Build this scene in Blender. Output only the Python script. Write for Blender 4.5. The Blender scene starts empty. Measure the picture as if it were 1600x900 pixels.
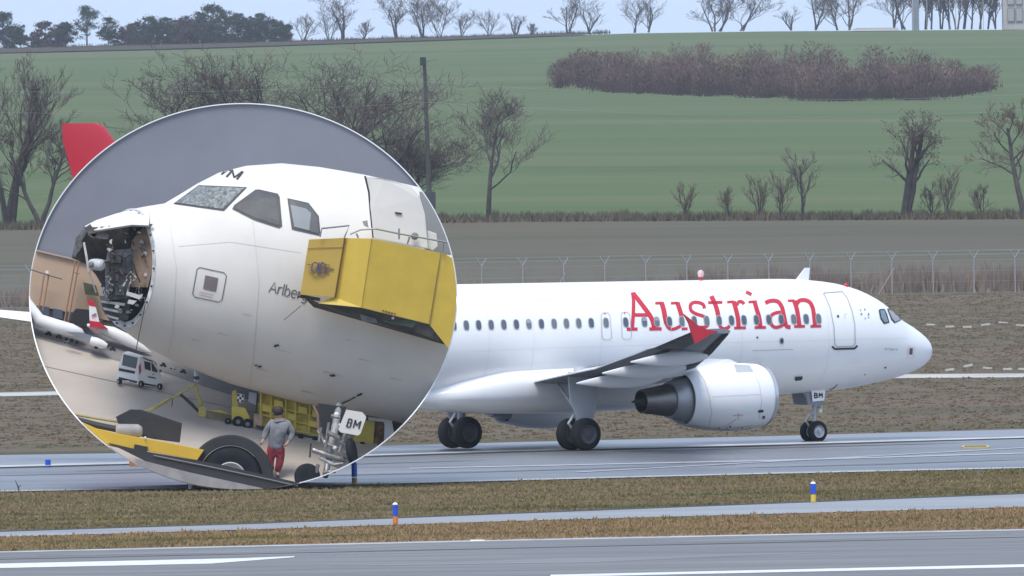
import bpy, bmesh, math, random
from mathutils import Vector, Matrix
from mathutils.bvhtree import BVHTree
from mathutils.geometry import tessellate_polygon
random.seed(7)
R = math.radians
scene = bpy.context.scene
COL = scene.collection
# ------------------------------------------------------------------ camera
FPX, CH, HOR, ROLL = 24000.0, 11.1, 213.0, 0.016      # focal length in photo pixels, camera height, horizon row, roll
a_ = (450 - HOR) / FPX
_F = Vector((0, math.cos(a_), -math.sin(a_))); _U0 = Vector((0, math.sin(a_), math.cos(a_))); _R0 = Vector((1, 0, 0))
_RT = _R0 * math.cos(ROLL) - _U0 * math.sin(ROLL); _UP = _U0 * math.cos(ROLL) + _R0 * math.sin(ROLL)
CAM = Vector((0, 0, CH))
cd = bpy.data.cameras.new('camera'); cam = bpy.data.objects.new('camera', cd); COL.objects.link(cam)
cd.sensor_width = 36; cd.lens = 36 * FPX / 1600; cd.clip_start = 1; cd.clip_end = 20000
m_ = Matrix((_RT, _UP, -_F)).transposed().to_4x4(); m_.translation = CAM
cam.matrix_world = m_
scene.camera = cam
# ------------------------------------------------------------------ light
SUN_EL, SUN_AZ = 62.0, 200.0        # compass azimuth measured clockwise from +Y
w = bpy.data.worlds.new('World'); scene.world = w; w.use_nodes = True
nt = w.node_tree; bg = nt.nodes['Background']
sky = nt.nodes.new('ShaderNodeTexSky'); sky.sky_type = 'NISHITA'; sky.sun_disc = False
sky.sun_elevation = R(SUN_EL); sky.sun_rotation = R(SUN_AZ); sky.air_density = 1.0; sky.dust_density = 2.0; sky.ozone_density = 2.0
veil = nt.nodes.new('ShaderNodeMix'); veil.data_type = 'RGBA'; veil.inputs[0].default_value = .72     # thin even cloud over the clear sky
veil.inputs[7].default_value = (6.6, 8.3, 11.3, 1)
nt.links.new(sky.outputs[0], veil.inputs[6]); nt.links.new(veil.outputs[2], bg.inputs[0]); bg.inputs[1].default_value = 0.10
sl = bpy.data.lights.new('sun', 'SUN'); sl.energy = 2.2; sl.angle = R(24); sl.color = (1.0, 0.94, 0.86)
so = bpy.data.objects.new('sun', sl); COL.objects.link(so)
sd = Vector((math.sin(R(SUN_AZ)) * math.cos(R(SUN_EL)), math.cos(R(SUN_AZ)) * math.cos(R(SUN_EL)), math.sin(R(SUN_EL))))
so.rotation_euler = sd.to_track_quat('Z', 'Y').to_euler(); so.location = (0, 300, 200)
scene.view_settings.view_transform = 'Standard'; scene.view_settings.look = 'None'
scene.view_settings.exposure = 0.34; scene.view_settings.gamma = 1.0
scene.cycles.max_bounces = 6; scene.cycles.volume_bounces = 0; scene.cycles.transparent_max_bounces = 8
# ------------------------------------------------------------------ pixel helpers (used to lay the place out)
def ray(px, py): return (_F * FPX + _RT * (px - 800) + _UP * (450 - py)).normalized()
def G(px, py, z=0.0):
    d = ray(px, py); t = (z - CH) / d.z; return CAM + d * t
def At(px, py, D):
    d = ray(px, py); return CAM + d * (D / d.y)
def yhor(px): return HOR - ROLL * (px - 800)
def interp(x, pts):
    if x <= pts[0][0]: return pts[0][1]
    for (x0, y0), (x1, y1) in zip(pts, pts[1:]):
        if x <= x1: return y0 + (y1 - y0) * (x - x0) / (x1 - x0)
    return pts[-1][1]
# ------------------------------------------------------------------ materials
def lin(c): return tuple(((v / 255) / 12.92 if v / 255 <= .04045 else ((v / 255 + .055) / 1.055) ** 2.4) for v in c)
MATS = {}
def mat(name, col, rough=.6, metal=0., var=.0, scale=1., bump=0., bscale=None, coat=0., col2=None, stretch=(1, 1, 1), coords='Object', detail=5, spec=.5):
    if name in MATS: return MATS[name]
    m = bpy.data.materials.new(name); m.use_nodes = True; n = m.node_tree.nodes; l = m.node_tree.links
    p = n['Principled BSDF']; p.inputs['Base Color'].default_value = (*col, 1); p.inputs['Roughness'].default_value = rough
    p.inputs['Metallic'].default_value = metal; p.inputs['Coat Weight'].default_value = coat; p.inputs['Specular IOR Level'].default_value = spec
    if var or col2 or bump:
        tc = n.new('ShaderNodeTexCoord'); mp = n.new('ShaderNodeMapping'); mp.inputs['Scale'].default_value = stretch
        l.new(tc.outputs[coords], mp.inputs[0])
    if var or col2:
        t = n.new('ShaderNodeTexNoise'); t.inputs['Scale'].default_value = scale; t.inputs['Detail'].default_value = detail; t.inputs['Roughness'].default_value = .6
        l.new(mp.outputs[0], t.inputs[0])
        r = n.new('ShaderNodeValToRGB'); r.color_ramp.elements[0].position = .35; r.color_ramp.elements[1].position = .65
        c2 = col2 or tuple(min(1, c * (1 + var)) for c in col); c1 = col if col2 else tuple(c * (1 - var) for c in col)
        r.color_ramp.elements[0].color = (*c1, 1); r.color_ramp.elements[1].color = (*c2, 1)
        l.new(t.outputs[0], r.inputs[0]); l.new(r.outputs[0], p.inputs['Base Color'])
    if bump:
        t2 = n.new('ShaderNodeTexNoise'); t2.inputs['Scale'].default_value = bscale or scale * 4; t2.inputs['Detail'].default_value = 6
        l.new(mp.outputs[0], t2.inputs[0]); b = n.new('ShaderNodeBump'); b.inputs['Strength'].default_value = bump; b.inputs['Distance'].default_value = .05
        l.new(t2.outputs[0], b.inputs['Height']); l.new(b.outputs[0], p.inputs['Normal'])
    MATS[name] = m; return m
# ------------------------------------------------------------------ mesh builder
class MB:
    def __init__(s): s.v = []; s.f = []
    def poly(s, pts):
        k = len(s.v); s.v += [Vector(p) for p in pts]; s.f.append(tuple(range(k, k + len(pts)))); return s
    def box(s, c, d, rot=None):
        k = len(s.v); hx, hy, hz = d[0] / 2, d[1] / 2, d[2] / 2
        for x, y, z in ((-1,-1,-1),(1,-1,-1),(1,1,-1),(-1,1,-1),(-1,-1,1),(1,-1,1),(1,1,1),(-1,1,1)):
            p = Vector((x * hx, y * hy, z * hz))
            if rot: p = rot @ p
            s.v.append(p + Vector(c))
        s.f += [tuple(k + i for i in q) for q in ((0,3,2,1),(4,5,6,7),(0,1,5,4),(1,2,6,5),(2,3,7,6),(3,0,4,7))]; return s
    def hexa(s, p):       # eight corners: bottom loop, top loop
        k = len(s.v); s.v += [Vector(q) for q in p]
        s.f += [tuple(k + i for i in q) for q in ((0,3,2,1),(4,5,6,7),(0,1,5,4),(1,2,6,5),(2,3,7,6),(3,0,4,7))]; return s
    def rings(s, rings, cap0=True, cap1=True, closed=True):
        k = len(s.v); n = len(rings[0])
        for r in rings: s.v += [Vector(q) for q in r]
        for i in range(len(rings) - 1):
            for j in range(n if closed else n - 1):
                s.f.append((k + i * n + j, k + i * n + (j + 1) % n, k + (i + 1) * n + (j + 1) % n, k + (i + 1) * n + j))
        if cap0: s.f.append(tuple(k + j for j in reversed(range(n))))
        if cap1: s.f.append(tuple(k + (len(rings) - 1) * n + j for j in range(n)))
        return s
    def tube(s, pts, rad, n=8, caps=True):
        pts = [Vector(p) for p in pts]; rs = []
        rad = rad if isinstance(rad, (list, tuple)) else [rad] * len(pts)
        ref = None
        for i, p in enumerate(pts):
            t = (pts[min(i + 1, len(pts) - 1)] - pts[max(i - 1, 0)]).normalized()
            if ref is None: ref = Vector((0, 0, 1)) if abs(t.z) < .9 else Vector((1, 0, 0))
            u = t.cross(ref).normalized(); ref = u.cross(t).normalized()
            rs.append([p + (u * math.cos(2 * math.pi * j / n) + ref * math.sin(2 * math.pi * j / n)) * rad[i] for j in range(n)])
        return s.rings(rs, caps, caps)
    def lathe(s, origin, axis, prof, n=24, caps=True):     # prof: (distance along axis, radius)
        ax = Vector(axis).normalized(); ref = Vector((0, 0, 1)) if abs(ax.z) < .9 else Vector((1, 0, 0))
        u = ax.cross(ref).normalized(); v = ax.cross(u)
        rs = [[Vector(origin) + ax * d + (u * math.cos(2 * math.pi * j / n) + v * math.sin(2 * math.pi * j / n)) * r for j in range(n)] for d, r in prof]
        return s.rings(rs, caps, caps)
    def prism(s, loop0, loop1):                             # two matching outlines joined
        return s.rings([loop0, loop1])
    def add(s, o):
        k = len(s.v); s.v += o.v; s.f += [tuple(k + i for i in f) for f in o.f]; return s
    def build(s, name, m, parent=None, smooth=False, world=False, clip=None, fix=True, bevel=0.):
        me = bpy.data.meshes.new(name)
        vs = s.v
        if world and parent is not None:
            r = parent
            while r.parent: r = r.parent
            inv = r['_m'] if False else ROOTM[r.name].inverted(); vs = [inv @ q for q in vs]
        me.from_pydata([tuple(q) for q in vs], [], s.f)
        if fix or clip or bevel:
            bm = bmesh.new(); bm.from_mesh(me)
            if bevel:
                bmesh.ops.bevel(bm, geom=[e for e in bm.edges], offset=bevel, segments=2, profile=.7, affect='EDGES', clamp_overlap=True)
            if clip: clip(bm, ROOTM[_root(parent).name] if parent is not None and world else Matrix())
            if fix: bmesh.ops.recalc_face_normals(bm, faces=bm.faces)
            bm.to_mesh(me); bm.free()
        if smooth:
            me.shade_smooth() if hasattr(me, 'shade_smooth') else None
            try: me.set_sharp_from_angle(angle=R(smooth if smooth is not True else 40))
            except Exception: pass
        for q in (m if isinstance(m, (list, tuple)) else [m]): me.materials.append(q)
        o = bpy.data.objects.new(name, me); COL.objects.link(o); o.parent = parent
        return o
ROOTM = {}
def _root(o):
    while o.parent: o = o.parent
    return o
def thing(name, label, cat, loc=(0, 0, 0), rz=0., group=None, M=None):
    o = bpy.data.objects.new(name, None); COL.objects.link(o); o.empty_display_size = .3
    if M is None: M = Matrix.Translation(Vector(loc)) @ Matrix.Rotation(rz, 4, 'Z')
    o.matrix_world = M; ROOTM[o.name] = M.copy()
    o['label'] = label; o['category'] = cat
    if group: o['group'] = group
    return o
def tag(o, label=None, cat=None, group=None, kind=None):
    if label: o['label'] = label
    if cat: o['category'] = cat
    if group: o['group'] = group
    if kind: o['kind'] = kind
    return o
def copy_thing(src, loc, rz=0., scale=1., label=None, group=None):
    r = src.copy(); COL.objects.link(r)
    r.location = loc; r.rotation_euler = (0, 0, rz); r.scale = scale if isinstance(scale, (tuple, list, Vector)) else (scale,) * 3
    if label: r['label'] = label
    if group: r['group'] = group
    for ch in list(src.children):
        c = ch.copy(); COL.objects.link(c); c.parent = r
        for g in list(ch.children):
            d = g.copy(); COL.objects.link(d); d.parent = c
    return r
# ------------------------------------------------------------------ terrain
ROWS = [(1040, [(0, 0)]), (1335, [(-400, 362), (0, 358), (800, 345), (1600, 341), (2000, 340)]),
        (2350, [(-400, 160), (0, 158), (800, 153), (1600, 150), (2000, 150)]),
        (3700, [(-600, 86), (0, 77), (400, 67), (800, 56), (1000, 50), (1200, 47), (1600, 44), (2200, 44)])]
def rowz(k, px):
    D, pts = ROWS[k]
    if k == 0: return 0.
    return CH - (interp(px, pts) - yhor(px)) * D / FPX
def T(X, D):
    px = max(-600, min(2200, 800 + X / D * FPX))
    if D <= ROWS[0][0]: return 0.
    if D >= 3700: return rowz(3, px) - (D - 3700) * .05
    for k in range(3):
        if D <= ROWS[k + 1][0]:
            t = (D - ROWS[k][0]) / (ROWS[k + 1][0] - ROWS[k][0]); return rowz(k, px) * (1 - t) + rowz(k + 1, px) * t
def TP(px, D):       # terrain point seen in column px at distance D
    X = (px - 800) / FPX * D
    return Vector((X, D, T(X, D)))
def terrain(name, D0, D1, n, m, X=820, dz=0., nx=60):
    b = MB(); xs = [-X + 2 * X * (i / nx) for i in range(nx + 1)]
    xs = sorted(set(xs + [x * .12 for x in xs]))
    rs = []
    for j in range(n + 1):
        D = D0 + (D1 - D0) * j / n; rs.append([Vector((x, D, T(x, D) + dz)) for x in xs])
    b.rings(rs, False, False, closed=False)
    o = b.build(name, m, smooth=True, fix=False); o['kind'] = 'structure'; return o
def flat(name, m, top, bot, z, kind='structure', x0=-2400, x1=4000):
    """strip of ground between two rows of points given in the photograph"""
    def ext(p):
        p = list(p)
        if x0 is not None:
            (a, b), (c, d) = p[0], p[1]; p = [(x0, b + (d - b) / (c - a) * (x0 - a))] + p
            (a, b), (c, d) = p[-2], p[-1]; p = p + [(x1, b + (d - b) / (c - a) * (x1 - a))]
        return p
    top, bot = ext(top), ext(bot)
    b = MB(); xs = sorted(set([q[0] for q in top] + [q[0] for q in bot]))
    lo = [G(x, interp(x, bot), z) for x in xs]; hi = [G(x, interp(x, top), z) for x in xs]
    b.rings([lo, hi], False, False, closed=False)
    o = b.build(name, m, fix=False)
    if kind: o['kind'] = kind
    return o
from mathutils import noise as _nz
def nz(v): return _nz.noise(v)
# ================================================================== GROUND
def ground_mat(name, cols, s1, s2, stretch, bump=.6, lo=.72, hi=1.2, det=6):
    m = bpy.data.materials.new(name); m.use_nodes = True; n = m.node_tree.nodes; l = m.node_tree.links
    p = n['Principled BSDF']; p.inputs['Roughness'].default_value = .95; p.inputs['Specular IOR Level'].default_value = .1
    tc = n.new('ShaderNodeTexCoord'); mp = n.new('ShaderNodeMapping'); mp.inputs['Scale'].default_value = stretch; l.new(tc.outputs['Object'], mp.inputs[0])
    t1 = n.new('ShaderNodeTexNoise'); t1.inputs['Scale'].default_value = s1; t1.inputs['Detail'].default_value = det; t1.inputs['Roughness'].default_value = .65
    t2 = n.new('ShaderNodeTexNoise'); t2.inputs['Scale'].default_value = s2; t2.inputs['Detail'].default_value = 3; t2.inputs['Roughness'].default_value = .7
    l.new(mp.outputs[0], t1.inputs[0]); l.new(mp.outputs[0], t2.inputs[0])
    r = n.new('ShaderNodeValToRGB'); e = r.color_ramp.elements; e[0].position = .32; e[0].color = (*cols[0], 1); e[1].position = .68; e[1].color = (*cols[-1], 1)
    for i, c in enumerate(cols[1:-1]):
        q = e.new(.32 + .36 * (i + 1) / (len(cols) - 1)); q.color = (*c, 1)
    l.new(t1.outputs[0], r.inputs[0])
    mx = n.new('ShaderNodeMix'); mx.data_type = 'RGBA'; mx.blend_type = 'MULTIPLY'; mx.inputs[0].default_value = .75
    r2 = n.new('ShaderNodeValToRGB'); r2.color_ramp.elements[0].position = .3; r2.color_ramp.elements[0].color = (lo, lo, lo, 1); r2.color_ramp.elements[1].position = .7; r2.color_ramp.elements[1].color = (hi, hi, hi, 1)
    l.new(t2.outputs[0], r2.inputs[0]); l.new(r.outputs[0], mx.inputs[6]); l.new(r2.outputs[0], mx.inputs[7]); l.new(mx.outputs[2], p.inputs['Base Color'])
    if not bump: return m
    b = n.new('ShaderNodeBump'); b.inputs['Strength'].default_value = bump; b.inputs['Distance'].default_value = .1; l.new(t2.outputs[0], b.inputs['Height']); l.new(b.outputs[0], p.inputs['Normal'])
    return m
M_grass = ground_mat('dry_grass', [(.082, .078, .046), (.115, .095, .062), (.14, .106, .075), (.076, .078, .042)], .045, .8, (.2, 1, 1), 0, .9, 1.08, 2)
M_field = ground_mat('brown_field', [(.078, .078, .048), (.112, .10, .068), (.10, .086, .066)], .02, .25, (.2, 1, 1), 0, .88, 1.1)
M_green = ground_mat('winter_crop', [(.070, .106, .038), (.090, .124, .05), (.125, .136, .068)], .012, .35, (.12, 1, 1), .2, .85, 1.1)
base = MB().poly([(-820, -60, 0), (820, -60, 0), (820, 1040, 0), (-820, 1040, 0)]).build('ground', M_grass, fix=False); base['kind'] = 'structure'
terrain('brown_field', 1040, 1335, 8, M_field)
terrain('green_hill', 1335, 4300, 60, M_green)
asph = mat('asphalt', (.150, .145, .142), .6, var=.22, scale=.6, bump=.3, bscale=9, stretch=(.15, 1, 1), spec=.35)
asph2 = mat('runway_asphalt', (.12, .122, .13), .42, var=.35, scale=.14, bump=.2, bscale=7, stretch=(.10, 1, 1), spec=.65)
shoulder = mat('shoulder_asphalt', (.16, .165, .18), .4, var=.15, scale=.2, bump=.2, bscale=7, stretch=(.15, 1, 1), spec=.7)
conc = mat('pale_concrete', (.24, .245, .25), .5, var=.15, scale=.3, bump=.2, bscale=6, stretch=(.3, 1, 1))
white = mat('road_paint', (.66, .66, .64), .5, var=.12, scale=2.)
palepaint = mat('worn_paint', (.36, .37, .38), .5, var=.2, scale=1.2)
edge_dark = mat('dark_edge', (.035, .03, .025), .9, var=.3, scale=.8)
# near taxiway
flat('taxiway', asph, [(0, 862), (1600, 827)], [(0, 1400), (1600, 1400)], .006, x0=-1500, x1=3200)
flat('taxiway_edge_line', palepaint, [(0, 861.5), (800, 842.5), (1600, 826.5)], [(0, 863.5), (800, 845), (1600, 828.6)], .012)
flat('painted_line', white, [(-600, 892), (0, 880.5), (380, 872), (460, 868.8)], [(-600, 900), (0, 887.5), (330, 880.5), (460, 870.5)], .013, x0=None)
flat('painted_line', white, [(860, 898), (1600, 881.5), (2300, 866)], [(860, 901.5), (1600, 886), (2300, 871)], .013, x0=None)
# narrow service path
flat('service_path', conc, [(0, 830.5), (400, 818), (800, 802.5), (1200, 787), (1600, 771.5)], [(0, 839), (400, 827), (800, 814), (1200, 803), (1600, 792)], .02)
flat('path_edge', edge_dark, [(0, 829), (400, 816.5), (800, 801), (1200, 785.3), (1600, 769.8)], [(0, 830.8), (400, 818.3), (800, 802.8), (1200, 787.3), (1600, 771.8)], .024)
# runway
RT = [(0, 711), (200, 708), (800, 691), (1200, 681.5), (1600, 670.5)]
flat('runway', asph2, RT, [(0, 768), (300, 762.5), (600, 755.5), (1200, 740), (1600, 731)], .02)
flat('runway_shoulder', shoulder, RT, [(0, 729), (200, 724), (800, 704), (1200, 695), (1600, 683.5)], .026)
flat('runway_edge_line', mat('worn_white', (.45, .46, .46), .55, var=.25, scale=.6), [(0, 727), (200, 721.5), (800, 702), (1200, 692.6), (1600, 681.7)], [(0, 729.6), (200, 724.4), (800, 704.6), (1200, 695), (1600, 683.8)], .032)
flat('runway_step_shadow', edge_dark, [(0, 730), (200, 724.8), (800, 705), (1200, 695.4), (1600, 684.2)], [(0, 731.4), (200, 726.2), (800, 706.8), (1200, 696.9), (1600, 685)], .033)  # dark line paints the step and its shadow beside the edge line
flat('runway_edge_line', palepaint, [(640, 731), (1200, 718.6), (1600, 707)], [(640, 732.4), (1200, 720.4), (1600, 708.6)], .034, x0=None)
flat('runway_edge_line', palepaint, [(900, 737), (1350, 712.6), (1600, 698.8)], [(900, 738.2), (1350, 713.7), (1600, 699.9)], .035, x0=None)
flat('runway_kerb', palepaint, [(0, 766), (300, 760.8), (600, 753.8), (1200, 738.4), (1600, 729.4)], [(0, 768), (300, 762.8), (600, 755.8), (1200, 740.3), (1600, 731.3)], .036)
for (x0, y0, x1, y1) in ((735, 852-8, 757, 843.6), (0, 0, 0, 0)):
    if x1: flat('painted_mark', white, [(735, 843.2), (757, 842.6)], [(735, 846), (757, 845.4)], .016, x0=None)
rub = mat('rubber_streak', (.075, .078, .085), .5, var=.3, scale=.3, stretch=(.1, 1, 1)); pale_ = mat('worn_asphalt', (.175, .172, .17), .6, var=.2, scale=.5, stretch=(.15, 1, 1))
for (xa, ya, xb, yb2, th) in ((120, 736, 760, 719, 1.3), (300, 748, 1150, 726, 1.6), (900, 707, 1500, 692, 1.2), (1150, 731, 1600, 718, 1.5), (-50, 744, 420, 733, 1.)):
    flat('tyre_mark', rub, [(xa, ya), ((xa + xb) / 2, (ya + yb2) / 2 - .6), (xb, yb2)], [(xa, ya + .2), ((xa + xb) / 2, (ya + yb2) / 2 + th), (xb, yb2 + .2)], .030, x0=None)
for (xa, ya, xb, yb2, th) in ((60, 868, 700, 851, 4), (520, 884, 1300, 862, 6), (1000, 846, 1580, 833, 4), (-40, 896, 500, 888, 3)):
    flat('asphalt_patch', pale_, [(xa, ya), ((xa + xb) / 2, (ya + yb2) / 2 - 2), (xb, yb2)], [(xa, ya + .5), ((xa + xb) / 2, (ya + yb2) / 2 + th), (xb, yb2 + .5)], .010, x0=None)
flat('asphalt_joint', edge_dark, [(0, 873.5), (1600, 838.6)], [(0, 874.2), (1600, 839.2)], .0115)
# far concrete road
flat('perimeter_road', mat('perimeter_concrete', (.42, .40, .36), .7, var=.15, scale=.2), [(-400, 622), (800, 596), (1428, 584.5), (1600, 583.5)], [(-400, 628), (800, 602), (1428, 590.5), (1600, 589.5)], .02)
# white boards lying beside the perimeter road
wb = mat('white_board', (.40, .38, .35), .7, var=.1, scale=3)
def board(px, py, ang, where, n):
    ang *= .5
    p = G(px, py); t = thing('marker_board', where, 'marker board', p, group='white boards lying in the grass beyond the runway')
    b = MB(); L = 14 / (FPX / p.y); b.hexa([(-L/2, -.2, .02), (L/2, -.2, .02 + ang), (L/2, .2, .02 + ang), (-L/2, .2, .02), (-L/2, -.18, .11), (L/2, -.18, .11 + ang), (L/2, .18, .11 + ang), (-L/2, .18, .11)])
    b.build('board', wb, t); c = MB(); [MB().box((s * L * .35, 0, .02 + ang * (.5 + s * .35)), (.05, .42, .07)).build('foot', wb, t) for s in (-1, 1)]
words = ['first', 'second', 'third', 'fourth', 'fifth', 'sixth']
for i, (x, y, a) in enumerate(((1454, 508.5, -.05), (1484, 512, 0), (1511, 512.5, 0), (1540, 509.5, .1), (1567, 505, -.1), (1595, 509.5, -.1))):
    board(x, y, a, 'small white board in the upper row right of the nose, %s from the nose' % words[i], i)
for i, (x, y, a) in enumerate(((1484, 580.5, .1), (1512.5, 575, .18), (1543, 576.5, -.1), (1574, 578.7, 0), (1598, 578.7, 0))):
    board(x, y, a, 'small white board just above the pale perimeter road, %s from the nose' % words[i], i)
# ------------------------------------------------------------------ grass tufts (nobody could count them)
GL = {1: 'dry orange brown grass strip between the near taxiway and the narrow path', 2: 'green and brown grass strip between the narrow path and the runway', 3: 'short brown grass between the runway and the wire fence'}
def tufts(name, m, pts, seed):
    rnd = random.Random(seed); b = MB()
    for (p, h, wd) in pts:
        for _ in range(rnd.choice((4, 5, 6))):
            a = rnd.uniform(0, 6.28); r = rnd.uniform(0, wd); q = p + Vector((math.cos(a) * r, math.sin(a) * r, 0))
            hh = h * rnd.uniform(.5, 1.1); ln = Vector((rnd.uniform(-.5, .5) * hh, rnd.uniform(-.4, .4) * hh, hh)); sw = wd * rnd.uniform(.12, .3)
            a2 = rnd.uniform(-.6, .6)
            dx = Vector((math.cos(a2), math.sin(a2), 0)) * sw
            b.poly([q - dx, q + dx, q + ln])
    o = b.build(name, m, fix=False); o['kind'] = 'stuff'; o['label'] = GL[seed]; o['category'] = 'grass'; return o
M_tuft = ground_mat('grass_blades', [(.09, .115, .038), (.20, .165, .08), (.26, .195, .11), (.13, .14, .05)], .11, 1.6, (.22, 1, 1), 0, .6, 1.25)
M_tuft2 = ground_mat('verge_blades', [(.15, .15, .055), (.29, .21, .11), (.35, .225, .12), (.20, .165, .075)], .16, 1.6, (.25, 1, 1), 0, .6, 1.25)
def band(top, bot, n, seed, h, x0=-800, x1=2400, wd=.16):
    rnd = random.Random(seed); out = []
    for _ in range(n):
        x = rnd.uniform(x0, x1); y = rnd.uniform(interp(x, top) + 1.2, interp(x, bot)); p = G(x, y)
        out.append((p, h * rnd.uniform(.5, 1.25) * (1 + .6 * (rnd.random() < .06)), wd * rnd.uniform(.6, 1.4)))
    return out
tufts('grass', M_tuft2, band([(-800, 859), (-250, 845), (0, 839.5), (400, 828), (800, 815), (1200, 804), (1600, 793), (1850, 786), (2400, 771)], [(-800, 879), (-250, 866), (0, 861), (1600, 826.5), (1850, 820), (2400, 808)], 17000, 1, .085), 1)
tufts('grass', M_tuft, band([(-800, 783), (-250, 772), (0, 768.5), (300, 764), (600, 757), (1200, 741), (1600, 732), (1850, 725), (2400, 712)], [(-800, 854), (-250, 837), (0, 830), (400, 817.5), (800, 802), (1200, 786), (1600, 771), (1850, 760), (2400, 739)], 26000, 2, .075), 2)
def farband(n, seed, h, D0, D1):
    rnd = random.Random(seed); out = []
    for _ in range(n):
        D = rnd.uniform(D0, D1); x = rnd.uniform(-800, 2400); p = TP(x, D); py = 0
        row = yhor(x) + CH * FPX / D
        if row > interp(x, RT) - 1: continue
        if abs(row - interp(x, [(-400, 625), (800, 599), (1428, 587), (1600, 586)])) < 4: continue
        out.append((p, h * rnd.uniform(.5, 1.2), .3 * rnd.uniform(.6, 1.5)))
    return out
tufts('grass', ground_mat('far_blades', [(.145, .125, .078), (.175, .14, .092), (.19, .145, .10), (.135, .122, .07)], .03, .5, (.25, 1, 1), 0, .92, 1.08, 2), farband(38000, 3, .065, 560, 1035), 3)
# dead reeds along the fence
def reeds(name, label, D, x0, x1, n, h0, h1, m, seed, spread=3., cat='dry weeds'):
    rnd = random.Random(seed); b = MB()
    for _ in range(n):
        px = rnd.uniform(x0, x1); p = TP(px, D + rnd.uniform(-spread, spread)); h = rnd.uniform(h0, h1) * (.45 + .5 * (.5 + .5 * nz(Vector((px * .013, seed, 0)))) + .35 * nz(Vector((px * .06, seed, 3.))))
        q = p + Vector((rnd.uniform(-.3, .3), rnd.uniform(-.3, .3), max(.2, h))); wv = Vector((rnd.uniform(.03, .10), 0, 0))
        b.poly([p - wv, p + wv, q])
        if rnd.random() < .5:
            mid = p.lerp(q, .6); b.poly([mid, mid + Vector((.04, 0, 0)), mid + Vector((rnd.uniform(-.5, .5), 0, rnd.uniform(.1, .6)))])
    o = b.build(name, m, fix=False); tag(o, label, cat, kind='stuff')
M_reed = ground_mat('dead_reeds', [(.16, .12, .095), (.22, .17, .135), (.27, .205, .16)], .3, 2, (1, 1, 1), 0)
reeds('reeds', 'low dry reddish weeds standing along the wire fence', 1046, 1060, 2700, 12000, .9, 2.7, M_reed, 4)
reeds('reeds', 'low dry weeds along the left of the wire fence', 1046, -900, 1200, 7500, .4, 1.8, M_reed, 5)
M_hedge = ground_mat('hedge_base', [(.07, .08, .05), (.115, .10, .072), (.15, .115, .095)], .1, 1.2, (1, 1, 1), 0)
reeds('undergrowth', 'dark tangled undergrowth where the brown field meets the green hill', 1336, -1600, 3200, 30000, .2, 1.15, M_hedge, 6, spread=7., cat='undergrowth')
M_marg = ground_mat('ridge_margin', [(.055, .045, .03), (.075, .06, .045)], .1, 1.2, (1, 1, 1), 0)
reeds('field_margin', 'dark strip of rough grass along the top of the ridge', 3690, -500, 960, 6000, .5, 1.6, M_marg, 8, spread=25, cat='rough grass')
b = MB(); xs = list(range(-600, 960, 40))
b.rings([[TP(x, 3520 + max(0, x - 300) * .18) + Vector((0, 0, .25)) for x in xs], [TP(x, 3699) + Vector((0, 0, .25)) for x in xs]], False, False, closed=False)
b.build('field_edge', M_marg, fix=False)['kind'] = 'structure'
# ================================================================== PERIMETER FENCE
galv = mat('galvanised_steel', (.33, .35, .38), .6, .3)
fence = thing('perimeter_fence', 'tall wire perimeter fence with Y shaped barbed wire arms behind the airliner', 'fence', G(800, 469))
fl = lambda px: At(px, 0, 1040)
fp = []
k = 0; px = 753 - 64.1 * 26
while px < 2700:
    X = (px - 800) / FPX * 1040; fp.append(X); px += 64.1
D_F = 1040
inv = ROOTM[fence.name].inverted()
for X in fp:
    b = MB(); q = inv @ Vector((X, D_F, 0)); b.tube([q, q + Vector((0, 0, 2.35))], .045, 6)
    post = b.build('post', galv, fence)
    b = MB(); b.tube([q + Vector((0, 0, 2.33)), q + Vector((-.35, -.1, 2.9))], .05, 5); b.tube([q + Vector((0, 0, 2.33)), q + Vector((.33, .1, 2.85))], .04, 5); b.build('barb_arm', galv, post)
wm = MB()
for i, X in enumerate(fp[:-1]):
    q0 = inv @ Vector((X, D_F, 0)); q1 = inv @ Vector((fp[i + 1], D_F, 0))
    for z in (.05, .8, 1.5, 2.25): wm.tube([q0 + Vector((0, 0, z)), q1 + Vector((0, 0, z))], .006, 3, False)
    for (dx, dz) in ((-.35, 2.9), (-.2, 2.65), (.33, 2.85), (.17, 2.6)): wm.tube([q0 + Vector((dx, 0, dz)), q1 + Vector((dx, 0, dz))], .008, 3, False)
    n = 26
    for j in range(n):
        a = q0.lerp(q1, j / n); c = q0.lerp(q1, (j + 9) / n)
        if j + 9 <= n: 
            wm.tube([a + Vector((0, 0, .05)), c + Vector((0, 0, 2.25))], .003, 3, False); wm.tube([c + Vector((0, 0, .05)), a + Vector((0, 0, 2.25))], .003, 3, False)
o = wm.build('wire_mesh', galv, fence, fix=False)
b = MB()
for px in (1398, 884):
    q = inv @ Vector(((px - 800) / FPX * 1040, D_F, 0)); b.tube([q + Vector((0, 0, 1.8)), q + Vector((-1.1, 0, 0))], .035, 5)
b.build('brace', galv, fence)
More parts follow.
